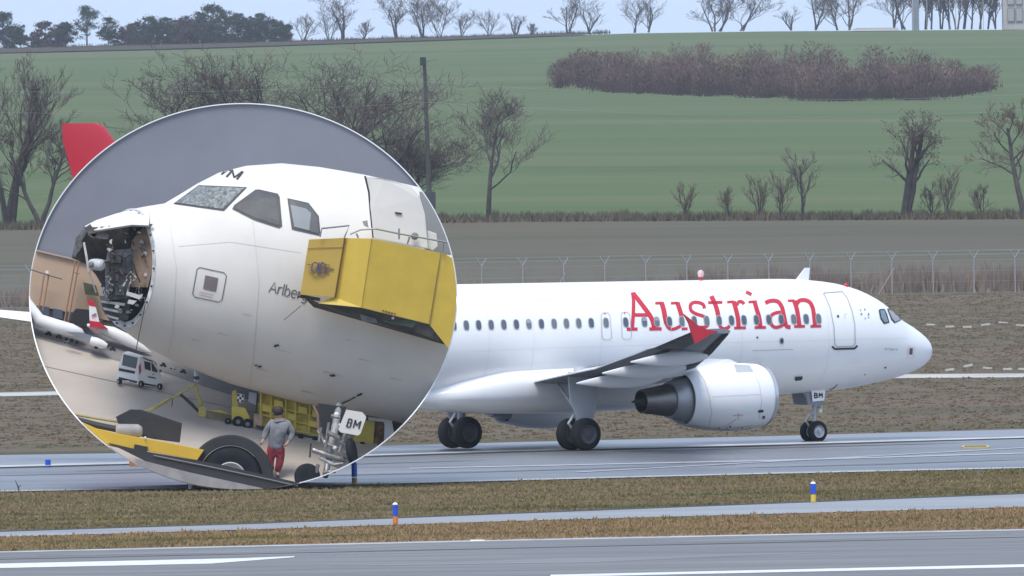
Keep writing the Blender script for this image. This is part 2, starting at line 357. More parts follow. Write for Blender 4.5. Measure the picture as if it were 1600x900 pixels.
# ================================================================== BLUE MARKERS
bluep = mat('blue_plastic', (.02, .09, .55), .4); ora = mat('orange_sleeve', (.75, .22, .05), .5); yel = mat('yellow_sleeve', (.75, .55, .08), .5); wcap = mat('white_cap', (.8, .8, .78), .4); lgt = mat('clear_lens', (.75, .75, .6), .2)
def marker(px, ybase, hpx, label, low, frac=.42, cap=True):
    p = G(px, ybase); s = FPX / p.y; h = hpx / s; r = 4.2 / s
    t = thing('edge_marker', label, 'edge marker', p, group='blue edge markers beside the runway')
    MB().lathe((0, 0, -.02), (0, 0, 1), [(0, r), (h * frac, r)], 16).build('lower_sleeve', low, t, smooth=True)
    MB().lathe((0, 0, 0), (0, 0, 1), [(h * frac, r * 1.06), (h * .9, r * 1.06)], 16).build('upper_sleeve', bluep, t, smooth=True)
    MB().lathe((0, 0, 0), (0, 0, 1), [(h * .9, r * 1.0), (h * .94, r * .95), (h * .98, r * .6), (h, r * .15)], 16).build('cap', wcap if cap else bluep, t, smooth=True)
    if cap: MB().tube([(0, 0, h * .98), (0, 0, h * 1.1)], r * .12, 5).build('spike', low, t)
marker(618, 821, 36, 'blue and orange edge marker on the narrow path below the inset', ora)
marker(1271, 785.5, 33, 'blue and yellow edge marker on the path right of the airliner nose gear', yel)
marker(554, 757, 36, 'blue and dull yellow marker on the grass edge, partly hidden by the oval display', mat('dull_yellow', (.35, .25, .06), .6), .33, False)
marker(75, 730.5, 13, 'short all blue marker at the far left runway line', bluep, .3, False)
p = G(215, 728.5)
ob = thing('orange_box', 'orange box sign beside the oval display on the runway edge', 'box', p)
L = 1 / (FPX / p.y)
MB().box((0, 0, 7 * L), (26 * L, 8 * L, 13 * L)).build('housing', mat('orange_paint', (.42, .17, .05), .6, var=.2, scale=3), ob, bevel=.6 * L)
MB().box((0, 0, .25 * L), (20 * L, 9 * L, .9 * L)).build('foot', edge_dark, ob)
# yellow framed pit cover
p = G(1524, 700); L = 1 / (FPX / p.y)
pc = thing('pit_cover', 'yellow rimmed low cover on the runway right of the nose gear', 'cover', p)
D_ = 1.6
def ringpts(k, z, t=1): return [Vector((x * 21 * L * k, y * D_ * k, z)) for x, y in ((-1, -1), (.9, -1), (1, -.3), (.95, 1), (-.8, 1), (-1, .3))]
MB().rings([ringpts(1, 0), ringpts(1, .07), ringpts(.86, .07), ringpts(.86, .02)], False, False).build('rim', mat('yellow_paint', (.55, .42, .12), .5), pc)
MB().rings([ringpts(.84, .01), ringpts(.84, .045)]).build('lid', mat('dark_lid', (.08, .075, .06), .7), pc)
# ================================================================== AIRLINER
TH = R(33.4); XM = 17.71; CZ = 3.80
wm_ = (G(811, 703.6))
AM = Matrix.Translation(Vector((wm_.x, wm_.y, 0.036))) @ Matrix.Rotation(TH, 4, 'Z') @ Matrix.Rotation(R(.25), 4, 'Y')
paint = mat('white_aircraft_paint', (.86, .86, .86), .32, var=.03, scale=.25, coat=.25)
paintg = mat('grey_aircraft_paint', (.22, .24, .275), .4, var=.08, scale=.5)
red = mat('red_aircraft_paint', (.58, .02, .04), .35, coat=.2)
black = mat('cove_shade', (.012, .013, .016), .7)
dark = mat('dark_seal', (.03, .033, .04), .5); line = mat('panel_line', (.42, .43, .45), .6)
glass = mat('cabin_glass', (.07, .09, .12), .12, spec=.8); tyre = mat('tyre_rubber', (.016, .017, .021), .8, var=.2, scale=3, spec=.2)
metal = mat('bare_metal', (.45, .45, .46), .35, .8); nozz = mat('exhaust_metal', (.20, .19, .18), .38, .85, var=.25, scale=2, stretch=(.3, 1, 1)); strutm = mat('gear_paint', (.5, .52, .54), .4, .1)
plane = thing('airliner', 'white jet airliner with red lettering rolling along the runway, nose to the right', 'airliner', M=AM)
def A(x, y, z): return Vector((XM - x, -y, z))
def sm(pts, x):       # monotone-ish Catmull-Rom lookup
    n = len(pts)
    if x <= pts[0][0]: return pts[0][1]
    if x >= pts[-1][0]: return pts[-1][1]
    for i in range(n - 1):
        if x <= pts[i + 1][0]:
            x0, y0 = pts[i]; x1, y1 = pts[i + 1]; h = x1 - x0; d = (y1 - y0) / h
            dl = (y0 - pts[i - 1][1]) / (x0 - pts[i - 1][0]) if i > 0 else d
            dr = (pts[i + 2][1] - y1) / (pts[i + 2][0] - x1) if i + 2 < n else d
            def sl(a, b): return 0 if a * b <= 0 else 2 * a * b / (a + b)
            m0, m1 = (sl(dl, d) if i > 0 else d), (sl(d, dr) if i + 2 < n else d)
            t = (x - x0) / h
            return (2*t**3-3*t*t+1)*y0+(t**3-2*t*t+t)*h*m0+(-2*t**3+3*t*t)*y1+(t**3-t*t)*h*m1
FT = [(0, -.62), (.03, -.44), (.12, -.27), (.3, -.10), (.6, .10), (1.0, .33), (1.4, .53), (1.7, .70), (2.05, .98), (2.45, 1.27), (2.9, 1.50), (3.5, 1.72), (4.2, 1.88), (5.2, 2.00), (6.2, 2.06), (7.2, 2.07), (25, 2.07), (29, 2.0), (33, 1.82), (36, 1.55), (37.57, 1.35)]
FB = [(0, -.62), (.03, -.80), (.12, -.96), (.3, -1.10), (.6, -1.26), (1.0, -1.40), (1.4, -1.51), (2.0, -1.64), (2.7, -1.76), (3.5, -1.88), (4.5, -1.98), (5.5, -2.04), (7, -2.07), (22.5, -2.07), (25, -1.88), (28, -1.35), (31, -.62), (34, .12), (36.3, .70), (37.57, 1.02)]
FW = [(0, 0.0), (.03, .20), (.12, .40), (.3, .62), (.6, .88), (1.0, 1.13), (1.5, 1.36), (2.1, 1.56), (2.8, 1.71), (3.6, 1.84), (4.6, 1.93), (6, 1.975), (25, 1.975), (28, 1.80), (31, 1.42), (34, .92), (36.3, .48), (37.57, .18)]
st = [0, .01, .03, .07, .12, .2, .3, .42, .6, .8, 1.0, 1.2, 1.4, 1.6, 1.8, 2.05, 2.25, 2.45, 2.7, 3, 3.3, 3.7, 4.2, 4.7, 5.2, 5.8, 6.5, 7.2] + [8 + i for i in range(30)] + [37.57]
def fsec(x, n=72):
    t, b, h = sm(FT, x), sm(FB, x), max(.004, sm(FW, x)); c = (t + b) / 2; hh = max(.004, (t - b) / 2)
    return [A(x, h * math.sin(2 * math.pi * j / n), CZ + c + hh * math.cos(2 * math.pi * j / n)) for j in range(n)]
fus = MB().rings([fsec(x) for x in st]); fuso = fus.build('fuselage', paint, plane, smooth=60)
# belly fairing
FAT = [(10.2, -1.9), (11.2, -1.2), (13, -.75), (16, -.7), (19, -.8), (21, -1.2), (22.6, -1.7)]
FAB = [(10.2, -2.0), (11.2, -2.32), (13, -2.5), (16, -2.55), (19.5, -2.5), (21.5, -2.3), (22.8, -2.02)]
FAW = [(10.2, .6), (11.2, 1.9), (13, 2.2), (19, 2.22), (21, 2.0), (22.8, .9)]
def fasec(x, n=48):
    t, b, h = sm(FAT, x), sm(FAB, x), sm(FAW, x); c = (t + b) / 2; hh = (t - b) / 2; r = []
    for j in range(n):
        a = 2 * math.pi * j / n; s, k = math.sin(a), math.cos(a)
        r.append(A(x, h * math.copysign(abs(s) ** .75, s), CZ + c + hh * math.copysign(abs(k) ** .75, k)))
    return r
MB().rings([fasec(10.2 + i * .42) for i in range(31)]).build('belly_fairing', paint, plane, smooth=60)
# ray casting on the finished skins
def bvh_of(o, M):
    me = o.data; return BVHTree.FromPolygons([M @ v.co for v in me.vertices], [tuple(p.vertices) for p in me.polygons])
FB_ = bvh_of(fuso, AM)
def drape(tree, poly, off=.02, maxe=8., name='marking', m=None, parent=None, clip=None, fb=None):
    """a thin patch following a skin; poly in photograph pixels"""
    bm = bmesh.new()
    for pl in (poly if isinstance(poly[0][0], (tuple, list)) else [poly]):
        vs = [bm.verts.new((p[0], p[1], 0)) for p in pl]; tri = tessellate_polygon([[Vector((p[0], p[1], 0)) for p in pl]])
        for t in tri:
            try: bm.faces.new([vs[i] for i in t])
            except ValueError: pass
    for _ in range(6):
        es = [e for e in bm.edges if e.calc_length() > maxe]
        if not es: break
        bmesh.ops.subdivide_edges(bm, edges=es, cuts=1, use_grid_fill=False); bmesh.ops.triangulate(bm, faces=bm.faces)
    inv = ROOTM[_root(parent).name].inverted(); bad = []
    for v in bm.verts:
        d = ray(v.co.x, v.co.y); h = tree.ray_cast(CAM, d)
        if h[0] is None: bad.append(v); continue
        n = h[1] if h[1].dot(d) < 0 else -h[1]
        v.co = inv @ (h[0] + n * off)
    bmesh.ops.delete(bm, geom=bad, context='VERTS')
    if clip: clip(bm, ROOTM[_root(parent).name])
    me = bpy.data.meshes.new(name); bm.to_mesh(me); bm.free(); me.materials.append(m)
    o = bpy.data.objects.new(name, me); COL.objects.link(o); o.parent = parent; return o
def stroke(pts, w0, w1=None):
    """outline of a pen stroke through pts"""
    w1 = w0 if w1 is None else w1; L, Rr = [], []
    for i, p in enumerate(pts):
        a = pts[max(i - 1, 0)]; b = pts[min(i + 1, len(pts) - 1)]; dx, dy = b[0] - a[0], b[1] - a[1]; l = math.hypot(dx, dy) or 1
        w = (w0 + (w1 - w0) * i / (len(pts) - 1)) / 2
        L.append((p[0] - dy / l * w, p[1] + dx / l * w)); Rr.append((p[0] + dy / l * w, p[1] - dx / l * w))
    return [[L[i], L[i + 1], Rr[i + 1], Rr[i]] for i in range(len(pts) - 1)]
def curve(pts, n=5):
    out = []
    for i in range(len(pts) - 1):
        p0, p1, p2, p3 = pts[max(i-1,0)], pts[i], pts[i+1], pts[min(i+2,len(pts)-1)]
        for k in range(n):
            t = k / n; out.append(tuple(.5*((2*p1[q])+(-p0[q]+p2[q])*t+(2*p0[q]-5*p1[q]+4*p2[q]-p3[q])*t*t+(-p0[q]+3*p1[q]-3*p2[q]+p3[q])*t**3) for q in (0, 1)))
    return out + [tuple(pts[-1])]
def letters(glyphs, X0, Y0, sc, tree, m, parent, off, label=None):
    oo = []
    for g in glyphs:
        polys = []
        for (pts, w, sm_) in g:
            pts = [(X0 + x / sc, Y0 + y / sc) for x, y in pts]; polys += stroke(curve(pts) if sm_ else pts, w * 1.12 / sc)
        oo.append(drape(tree, polys, off, 6., 'letter', m, parent))
    return oo
GL1 = [  # A u s t   in the 10x enlargement at (970,440)
 [([(180,172),(197,300),(192,520),(178,720)],48,1),([(188,180),(320,350),(470,560),(520,720)],62,1),([(205,522),(440,522)],48,0),([(92,745),(258,742)],46,0),([(442,742),(636,738)],46,0)],
 [([(536,340),(640,335)],36,0),([(632,325),(665,430),(690,560),(712,660)],66,1),([(698,620),(725,700),(775,742),(840,738),(930,695)],44,1),([(780,340),(885,335)],36,0),([(880,325),(915,430),(945,540),(960,700)],62,1),([(950,740),(1040,735)],36,0)],
 [([(1305,420),(1285,360),(1215,330),(1130,330),(1085,375),(1098,455),(1175,505),(1270,535),(1345,580),(1362,650),(1330,705),(1240,715),(1160,700),(1130,640)],46,1)],
 [([(1412,228),(1470,350),(1510,480),(1535,640)],62,1),([(1362,330),(1585,325)],40,0),([(1530,620),(1550,700),(1600,735),(1660,725),(1700,690)],44,1)],
]
GL2 = [
 [([(60,322),(165,315)],34,0),([(160,310),(195,430),(225,560),(240,720)],60,1),([(205,370),(240,320),(290,318),(325,352)],46,1),([(168,725),(352,720)],38,0)],
 [([(392,322),(490,315)],34,0),([(485,300),(520,430),(560,560),(580,720)],60,1),([(488,718),(665,715)],38,0)],
 [([(355,165),(395,180),(440,205)],46,1)],
 [([(655,335),(720,308),(790,300),(860,320),(915,400),(945,520),(965,620),(990,700),(1050,710)],56,1),([(900,478),(820,490),(750,530),(735,610),(765,690),(830,715),(910,690),(965,640)],46,1)],
 [([(1010,302),(1110,298)],34,0),([(1105,300),(1140,400),(1165,520),(1190,700)],60,1),([(1145,350),(1190,300),(1270,290),(1350,325),(1395,410),(1415,520),(1432,690)],56,1),([(1105,702),(1275,698)],38,0),([(1360,700),(1530,695)],38,0)],
]
letters(GL1, 970, 440, 10, FB_, red, plane, .012); letters(GL2, 1130, 440, 10, FB_, red, plane, .012)
# cabin windows
gls = [glass, mat('cabin_glass_pale', (.13, .155, .18), .15, spec=.8), glass, mat('cabin_glass_mid', (.095, .115, .145), .12, spec=.8)]
wx = [728.2 - 19.6 * i for i in range(24, 0, -1)] + [728.2, 747.4, 767, 786.8, 806.4, 826, 845.5, 865.4, 884.6, 903.8, 923.4, 946.5, 977.3, 1006.5, 1026] + [1045.5 + 19.42 * i for i in range(13)]
def oval(cx, cy, rx, ry, n=12, sk=0.): return [(cx + rx * math.cos(2*math.pi*j/n) * (1 if abs(math.cos(2*math.pi*j/n)) < .9 else .95) + sk * math.sin(2*math.pi*j/n), cy + ry * math.copysign(abs(math.sin(2*math.pi*j/n)) ** .7, math.sin(2*math.pi*j/n))) for j in range(n)]
for x in wx:
    if x > 1280 or x < 200: continue
    y = 508.3 - (x - 728) * .0188
    wf = drape(FB_, oval(x, y, 5.0, 8.2, 16, 1.), .018, 20, 'window', line, plane)
    drape(FB_, oval(x, y, 3.9, 6.9, 16, .9), .03, 20, 'pane', gls[int(x * 7.3) % 4], wf)
    if int(x * 3.1) % 5 == 0: drape(FB_, [(x - 3.2, y - 6), (x + 2.6, y - 6.2), (x + 3.2, y - 1.5), (x - 3.2, y - 1.3)], .036, 20, 'window_blind', mat('cabin_blind', (.32, .34, .36), .6), wf)
def rrect(c, r=3):
    return c
def outline(pts, w, name, m, off=.022, closed=True, parent=None, tree=None):
    p = pts + ([pts[0]] if closed else []); return drape(tree or FB_, stroke(p, w), off, 6., name, m, parent or plane)
for cx, yo in ((946.5, 509), (977.5, 508)):
    outline([(cx-7.5,yo-17),(cx-5,yo-20),(cx+3,yo-20),(cx+6,yo-16),(cx+9,yo+18),(cx+6,yo+22),(cx-3,yo+22),(cx-6,yo+18)], .9, 'exit_door', line)
    drape(FB_, [(cx-3,yo-19.5),(cx-.5,yo-19.5),(cx-1.7,yo-16.5)], .02, 20, 'exit_mark', red, plane)
z1 = lambda x, y: (1200 + x / 2.8133, 400 + y / 2.8133)
outline([z1(*q) for q in ((243,163),(325,157),(347,185),(368,240),(380,300),(382,380),(372,396),(302,398),(292,385),(288,310),(272,228))], 1.3, 'door', line)
outline([z1(*q) for q in ((280,397),(292,408),(378,406),(391,394))], 3.2, 'door_sill', dark, .03, False)
drape(FB_, [z1(*q) for q in ((301,262),(309,259),(312,268),(304,271))], .025, 20, 'door_window', dark, plane)
outline([z1(*q) for q in ((345,252),(334,262),(338,276))], .6, 'door_handle', line, .025, False)
cw = drape(FB_, [z1(*q) for q in ((485,240),(491,234),(512,234),(522,255),(533,293),(508,299),(492,275))], .02, 3, 'cockpit_window', dark, plane)
drape(FB_, [z1(*q) for q in ((491,242),(509,240),(526,290),(510,293),(496,272))], .03, 3, 'pane', mat('cockpit_glass', (.16, .24, .29), .1, spec=.8), cw)
cw = drape(FB_, [z1(*q) for q in ((522,233),(532,231),(560,250),(585,282),(555,296),(540,280))], .02, 3, 'cockpit_window', dark, plane)
drape(FB_, [z1(*q) for q in ((527,238),(545,246),(579,282),(556,291),(543,276))], .03, 3, 'pane', mat('windshield_glass', (.30, .27, .30), .1, spec=.8), cw)
drape(FB_, [[z1(*q) for q in p] for p in ([(621,405),(635,405),(633,433),(620,433)],)], .02, 20, 'service_panel', mat('panel_brown', (.12, .08, .07), .6), plane)
outline([z1(*q) for q in ((614,398),(641,398),(638,447),(612,447))], .5, 'panel_outline', mat('pale_red_line', (.6, .35, .35), .6))
for (x, y, r) in ((424,235,5),(440,256,6),(441,270,4),(426,274,4),(409,255,6),(405,238,4)):
    drape(FB_, [z1(x-r*.6,y+r), z1(x+r,y+r*.3), z1(x-r*.2,y-r)], .02, 20, 'star_emblem', mat('emblem_grey', (.2, .21, .24), .5), plane)
# small name near the nose
tiny = []
for i, ch in enumerate('Arlberg'):
    x0 = 513 + i * 8
    tiny += [s for st_ in {'A': [((0,10),(3,0)),((3,0),(6,10))], 'r': [((1,10),(1,4)),((1,5),(5,4))], 'l': [((2,10),(2,0))], 'b': [((1,10),(1,0)),((1,5),(5,6)),((5,6),(5,10)),((5,10),(1,10))], 'e': [((5,7),(1,7)),((1,7),(1,10)),((1,10),(5,10)),((5,7),(3,4))], 'g': [((5,4),(1,5)),((1,5),(1,9)),((1,9),(5,9)),((5,4),(5,12))]}[ch] for s in stroke([z1(x0 + q[0], 403 + q[1]) for q in st_], .5)]
drape(FB_, tiny, .02, 6, 'name_lettering', mat('emblem_grey', (.2, .21, .24), .5), plane)
drape(FB_, oval(1221, 532.5, 3.6, 5, 12), .02, 9, 'ground_service_panel', mat('panel_grey', (.28, .28, .28), .6), plane)
drape(FB_, oval(1221, 532.5, 2, 2.8, 12), .03, 9, 'valve', dark, plane)
drape(FB_, [z1(116,540),(1200+118/2.8133,400+530/2.8133),z1(150,528),z1(152,536),z1(145,545),z1(120,548)], .02, 9, 'vent', dark, plane)
for q in ((1183, 527, 1.7), (1383, 574, 1.8), (1351, 585, 1.2)): drape(FB_, oval(q[0], q[1], q[2], q[2] * .8, 8), .02, 9, 'probe', dark, plane)
outline([(1175, 548), (1239, 545.5)], .9, 'panel_seam', line, .02, False)
outline([(1296, 609.5), (1304, 605), (1308, 600)], 1.0, 'gear_door_seam', dark, .02, False)
seam = mat('skin_seam', (.70, .71, .73), .5)
for x0, x1 in ((1296, 1276), (1160, 1140), (1050, 1030), (940, 922), (835, 818), (765, 750)):
    outline([(x0 - 14, 452), (x0 - 8, 470), (x0 - 2, 500), (x0, 535), (x0 - 4, 570), (x0 - 14, 598)], .5, 'skin_seam', seam, .012, False)
outline([(735, 470), (1290, 460)], .45, 'skin_seam', seam, .011, False); outline([(735, 548), (1160, 534), (1420, 528)], .45, 'skin_seam', seam, .011, False)
for x, y in ((1178, 560), (1210, 575), (1245, 585), (1330, 590), (1400, 590), (1150, 590), (1085, 545), (1330, 560)): outline([(x, y), (x + 9, y - .5), (x + 9, y + 7), (x, y + 7.5)], .4, 'access_hatch', seam, .013)
# beacons and aerials on the back
def topat(px): 
    y = 380
    while y < 560:
        h = FB_.ray_cast(CAM, ray(px, y))
        if h[0] is not None: return AM.inverted() @ h[0]
        y += .5
t_ = topat(1250)
MB().rings([[t_ + Vector(q) for q in ((.35, -.03, -.08), (-.25, -.03, -.08), (-.25, .03, -.08), (.35, .03, -.08))], [t_ + Vector(q) for q in ((.42, -.02, .42), (.22, -.02, .42), (.22, .02, .42), (.42, .02, .42))]]).build('antenna', paint, plane)
ap = A(5.5, 0, CZ + 2.0)
t_ = topat(1322); MB().lathe(t_ - Vector((0, 0, .05)), (0, 0, 1), [(0, .08), (.1, .08), (.17, .03)], 10).build('beacon', red, plane)
t_ = topat(1095); MB().lathe(t_, (0, 0, 1), [(-.05, .07), (.12, .06)], 10).build('beacon_base', red, plane); MB().lathe(t_, (0, 0, 1), [(.12, .09), (.24, .12), (.33, .09), (.37, .02)], 12).build('beacon', mat('beacon_glass', (.8, .5, .48), .2), plane, smooth=True)
# ---- wings
def foil(x0, x1, y, z, tc, inc=0.):
    c = x1 - x0; up = []; lo = []
    for i in range(13):
        t = (1 - math.cos(math.pi * i / 12)) / 2
        yt = 5 * tc * (.2969 * math.sqrt(t) - .126 * t - .3516 * t * t + .2843 * t ** 3 - .1036 * t ** 4)
        camb = .015 * math.sin(math.pi * t) * 1
        for L, s in ((up, 1), (lo, -1)):
            L.append(A(x0 + t * c, y, z + (s * yt + camb) * c - math.sin(inc) * t * c))
    return up, lo
def wing(side):
    secs = [(11.6, 18.6, .8, 2.55, .13, R(2.5)), (12.2, 18.5, 2.2, 2.62, .13, R(2.2)), (14.35, 18.55, 6.4, 3.00, .115, R(1.5)), (17.2, 20.25, 11.6, 3.52, .11, R(.8)), (20.2, 21.85, 17.05, 4.24, .10, 0)]
    rs = []
    for (a, b, y, z, tc, inc) in secs:
        u, l = foil(a, b, y * side, z, tc, inc); rs.append(u + l[::-1][1:-1])
    wg = MB().rings(rs).build('wing', paintg, plane, smooth=50)
    # slats (black strip paints the shadow under the leading edge) and flaps
    def lerp_sec(t):
        y = 2.2 + t * (17.0 - 2.2)
        for s0, s1 in zip(secs, secs[1:]):
            if s0[2] <= y <= s1[2] + 1e-6:
                k = (y - s0[2]) / (s1[2] - s0[2]); return [s0[q] + (s1[q] - s0[q]) * k for q in range(6)]
    def under(t, f, off=.02):
        a, b, y, z, tc, inc = lerp_sec(t); c = b - a
        yt = 5 * tc * (.2969 * math.sqrt(f) - .126 * f - .3516 * f * f + .2843 * f ** 3 - .1036 * f ** 4)
        return A(a + f * c, y * side, z + (-yt + .015 * math.sin(math.pi * f)) * c - math.sin(inc) * f * c - off)
    def over(t, f, off=.02):
        a, b, y, z, tc, inc = lerp_sec(t); c = b - a
        yt = 5 * tc * (.2969 * math.sqrt(f) - .126 * f - .3516 * f * f + .2843 * f ** 3 - .1036 * f ** 4)
        return A(a + f * c, y * side, z + (yt + .015 * math.sin(math.pi * f)) * c - math.sin(inc) * f * c + off)
    for i in range(5):
        t0, t1 = .28 + i * .143, .28 + i * .143 + .135; N = 4
        b = MB(); b.rings([[under(t0 + (t1 - t0) * j / N, f, .03) for f in (.0, .03, .07, .12, .19)] for j in range(N + 1)], False, False, closed=False); b.build('slat_cove_shade', black, wg, fix=False)
        b = MB(); b.rings([[over(t0 + (t1 - t0) * j / N, f, .025) for f in (.0, .01, .04, .10, .17)] for j in range(N + 1)], False, False, closed=False); b.build('slat', paint, wg, smooth=True, fix=False)
    for (ta, tb) in ((.02, .28), (.285, .72)):
        b = MB(); N = 6
        b.rings([[over(ta + (tb - ta) * j / N, .74, .03), over(ta + (tb - ta) * j / N, .86, .035), over(ta + (tb - ta) * j / N, 1., .05) + Vector((-.18, 0, -.04)), over(ta + (tb - ta) * j / N, 1., .015) + Vector((-.17, 0, -.04)), over(ta + (tb - ta) * j / N, .75, .015)] for j in range(N + 1)], True, True); b.build('flap', paint, wg, smooth=30)
        b = MB(); b.rings([[over(ta + (tb - ta) * j / N, .66, .045), over(ta + (tb - ta) * j / N, .745, .05)] for j in range(N + 1)], False, False, closed=False); b.build('flap_gap', dark, wg, fix=False)
        b = MB(); b.rings([[under(ta + (tb - ta) * j / N, .70, .03), under(ta + (tb - ta) * j / N, .80, .06)] for j in range(N + 1)], False, False, closed=False); b.build('flap_cove_shade', black, wg, fix=False)  # black strip paints the shade below the flap
    b = MB(); b.rings([[under(.72 + .27 * j / 4, .55, .03), under(.72 + .27 * j / 4, .96, .03)] for j in range(5)], False, False, closed=False); b.build('aileron_shade', mat('aileron_shade_grey', (.07, .075, .085), .5), wg, fix=False)  # dark underside strip stands for shade below the outer trailing edge
    # flap track fairings
    for (y, L, r) in ((6.6, 3.6, .25), (9.7, 3.5, .25), (12.8, 3.2, .22)):
        t = (y - 2.2) / 14.8; s = lerp_sec(t); te = s[1]; z = s[3] - .06 * (s[1] - s[0]) - math.sin(s[5]) * (s[1]-s[0]) * .7
        b = MB(); rs = []
        for k in range(11):
            q = k / 10; rr = r * math.sin(math.pi * min(1, .04 + .92 * q) ** .75); rs.append([A(te - L * .72 + L * q, (y + rr * .62 * math.cos(2*math.pi*j/14)) * side, z - .16 - .14 * q + rr * 1.15 * math.sin(2*math.pi*j/14)) for j in range(14)])
        b.rings(rs).build('flap_fairing', mat('fairing_paint', (.78, .79, .8), .4), wg, smooth=True)
    # tip fence
    zt = 4.24; yy = 17.06
    pr = [(20.75, .02), (21.15, .06), (21.55, .22), (22.15, .62), (21.95, .30), (21.85, 0.), (21.78, -.2), (21.7, -.40), (21.4, -.26), (21.1, -.1)]
    b = MB(); b.rings([[A(x, (yy - .03) * side, zt + z) for x, z in pr], [A(x, (yy + .04) * side, zt + z) for x, z in pr]]); b.build('wingtip_fence', red, wg)
    # engine
    ye, ze, xl = 5.75 * side, 1.80, 11.25
    prof = [(.0, 1.0), (-.06, 1.06), (0.0, 1.10), (.25, 1.16), (.8, 1.20), (1.6, 1.20), (2.4, 1.12), (3.1, .98), (3.35, .92)]
    org = A(xl, ye, ze); ax = Vector((-1, 0, -.02))
    nac = MB().lathe(org, ax, [(.9, .86), (.3, .86), (.05, .93), (-.05, 1.0), (-.02, 1.07), (.25, 1.145), (.8, 1.19), (1.6, 1.19), (2.4, 1.12), (3.1, .985), (3.4, .915), (3.36, .88), (2.6, .95)], 40, caps=False).build('engine_cowl', paint, plane, smooth=60)
    MB().lathe(org, ax, [(.02, .955), (-.055, 1.0), (-.03, 1.075), (.10, 1.125), (.13, 1.13)], 40, caps=False).build('inlet_lip', mat('lip_metal', (.6, .61, .62), .25, .7), nac, smooth=True)
    MB().lathe(org, ax, [(.85, .2), (.9, .87)], 30, caps=True).build('fan', dark, nac)
    MB().lathe(org, ax, [(3.0, .93), (3.0, .6)], 40, caps=True).build('fan_duct', dark, nac)
    MB().lathe(org, ax, [(2.9, .80), (3.4, .76), (3.9, .66), (3.95, .64)], 32).build('core_cowl', mat('core_cowl_metal', (.38, .39, .41), .4, .5), nac, smooth=40)
    MB().lathe(org, ax, [(3.6, .62), (4.1, .56), (4.7, .47), (5.1, .42), (5.1, .39), (4.6, .38)], 32, caps=False).build('exhaust_nozzle', nozz, nac, smooth=40)
    MB().lathe(org, ax, [(4.5, .38), (4.6, .25), (5.25, .10), (5.5, .02)], 24).build('exhaust_plug', dark, nac, smooth=40)
    b = MB(); b.rings([[A(xl + q[0], ye + s_ * q[2] * side, q[1]) for q in ((.7, ze + 1.05, .06), (1.4, ze + 1.32, .1), (3.0, ze + 1.38, .16), (5.5, ze + 1.0, .16), (7.2, ze + .72, .05), (5.4, ze + .55, .14), (3.2, ze + .8, .16))] for s_ in (-1, 1)]); b.build('pylon', paint, plane)
    MB().rings([[A(xl + q[0], ye + (1.0 + s_) * .001 + side * (.78 + s_ * .02), ze + q[1]) for q in ((.8, .74), (1.5, .74), (1.7, 1.15), (1.0, 1.1))] for s_ in (0, 1)]).build('strake', paint, nac)
    return wg, nac
wgR, nacR = wing(1); wing(-1)
NB = bvh_of(nacR, AM)
drape(NB, stroke([(1083, 664), (1130, 671), (1176, 664)], .6), .015, 6, 'cowl_seam', line, nacR); drape(NB, stroke([(1112, 620), (1150, 618), (1188, 616)], .5), .015, 6, 'cowl_seam', line, nacR)
for x in (1122, 1134, 1158, 1170): drape(NB, [(x, 667), (x + 3, 667.3), (x + 3, 669), (x, 668.7)], .02, 9, 'cowl_latch', mat('latch_grey', (.35, .36, .38), .5), nacR)
drape(NB, stroke([(1150, 655), (1140, 662), (1128, 667)], 1.3, .4), .012, 6, 'oil_streak', mat('oil_stain', (.55, .54, .52), .5), nacR)
for q in ((1188.5, 642, 7.5, 2.4), (1193, 651.5, 3.5, 2.6), (1140.5, 666, 2.5, 1.6)):
    drape(NB, [(q[0]-q[2]/2, q[1]+q[3]), (q[0]+q[2]/2, q[1]+q[3]*.8), (q[0]+q[2]/2, q[1]-q[3]*.9), (q[0]-q[2]/2, q[1]-q[3]*.7)], .02, 9, 'cowl_vent', dark, nacR)
drape(NB, stroke([(1145, 649), (1161, 648)], 1.2) + stroke([(1153.5, 645), (1153.5, 655)], 1.0), .02, 9, 'cowl_marking', mat('pale_red_line', (.6, .35, .35), .6), nacR)
drape(NB, stroke([(1090, 580), (1100, 594), (1108, 618), (1112, 645), (1108, 664)], .6), .015, 9, 'cowl_seam', line, nacR); drape(NB, stroke([(1175, 577), (1186, 600), (1190, 625), (1186, 655)], .5), .015, 9, 'cowl_seam', line, nacR)
# ---- tail
def fin(secs, name, m, par, ysym=1):
    rs = []
    for (xa, xb, p, tc, nrm_) in [k + ((0, 0),) if len(k) < 5 else k for k in secs]:
        rs.append((xa, xb, p, tc))
    out = []
    for (xa, xb, (y, z), tc, nrm) in secs:
        c = xb - xa; up = []; lo = []
        for i in range(9):
            t = (1 - math.cos(math.pi * i / 8)) / 2; yt = 5 * tc * (.2969 * math.sqrt(t) - .126 * t - .3516 * t * t + .2843 * t ** 3 - .1036 * t ** 4) * c
            up.append(A(xa + t * c, y + nrm[0] * yt, z + nrm[1] * yt)); lo.append(A(xa + t * c, y - nrm[0] * yt, z - nrm[1] * yt))
        out.append(up + lo[::-1][1:-1])
    return MB().rings(out).build(name, m, par, smooth=50)
fin([(28.2, 34.8, (0, CZ + 1.8), .08, (1, 0)), (30.0, 35.1, (0, CZ + 2.6), .09, (1, 0)), (34.4, 36.5, (0, 11.1), .09, (1, 0)), (34.8, 36.52, (0, 11.55), .08, (1, 0)), (35.1, 36.5, (0, 11.68), .05, (1, 0))], 'tail_fin', red, plane)
for s in (1, -1):
    fin([(31.7, 35.6, (.4 * s, CZ + .75), .10, (0, 1)), (35.3, 36.9, (6.2 * s, CZ + 1.35), .09, (0, 1))], 'stabiliser', paint, plane)
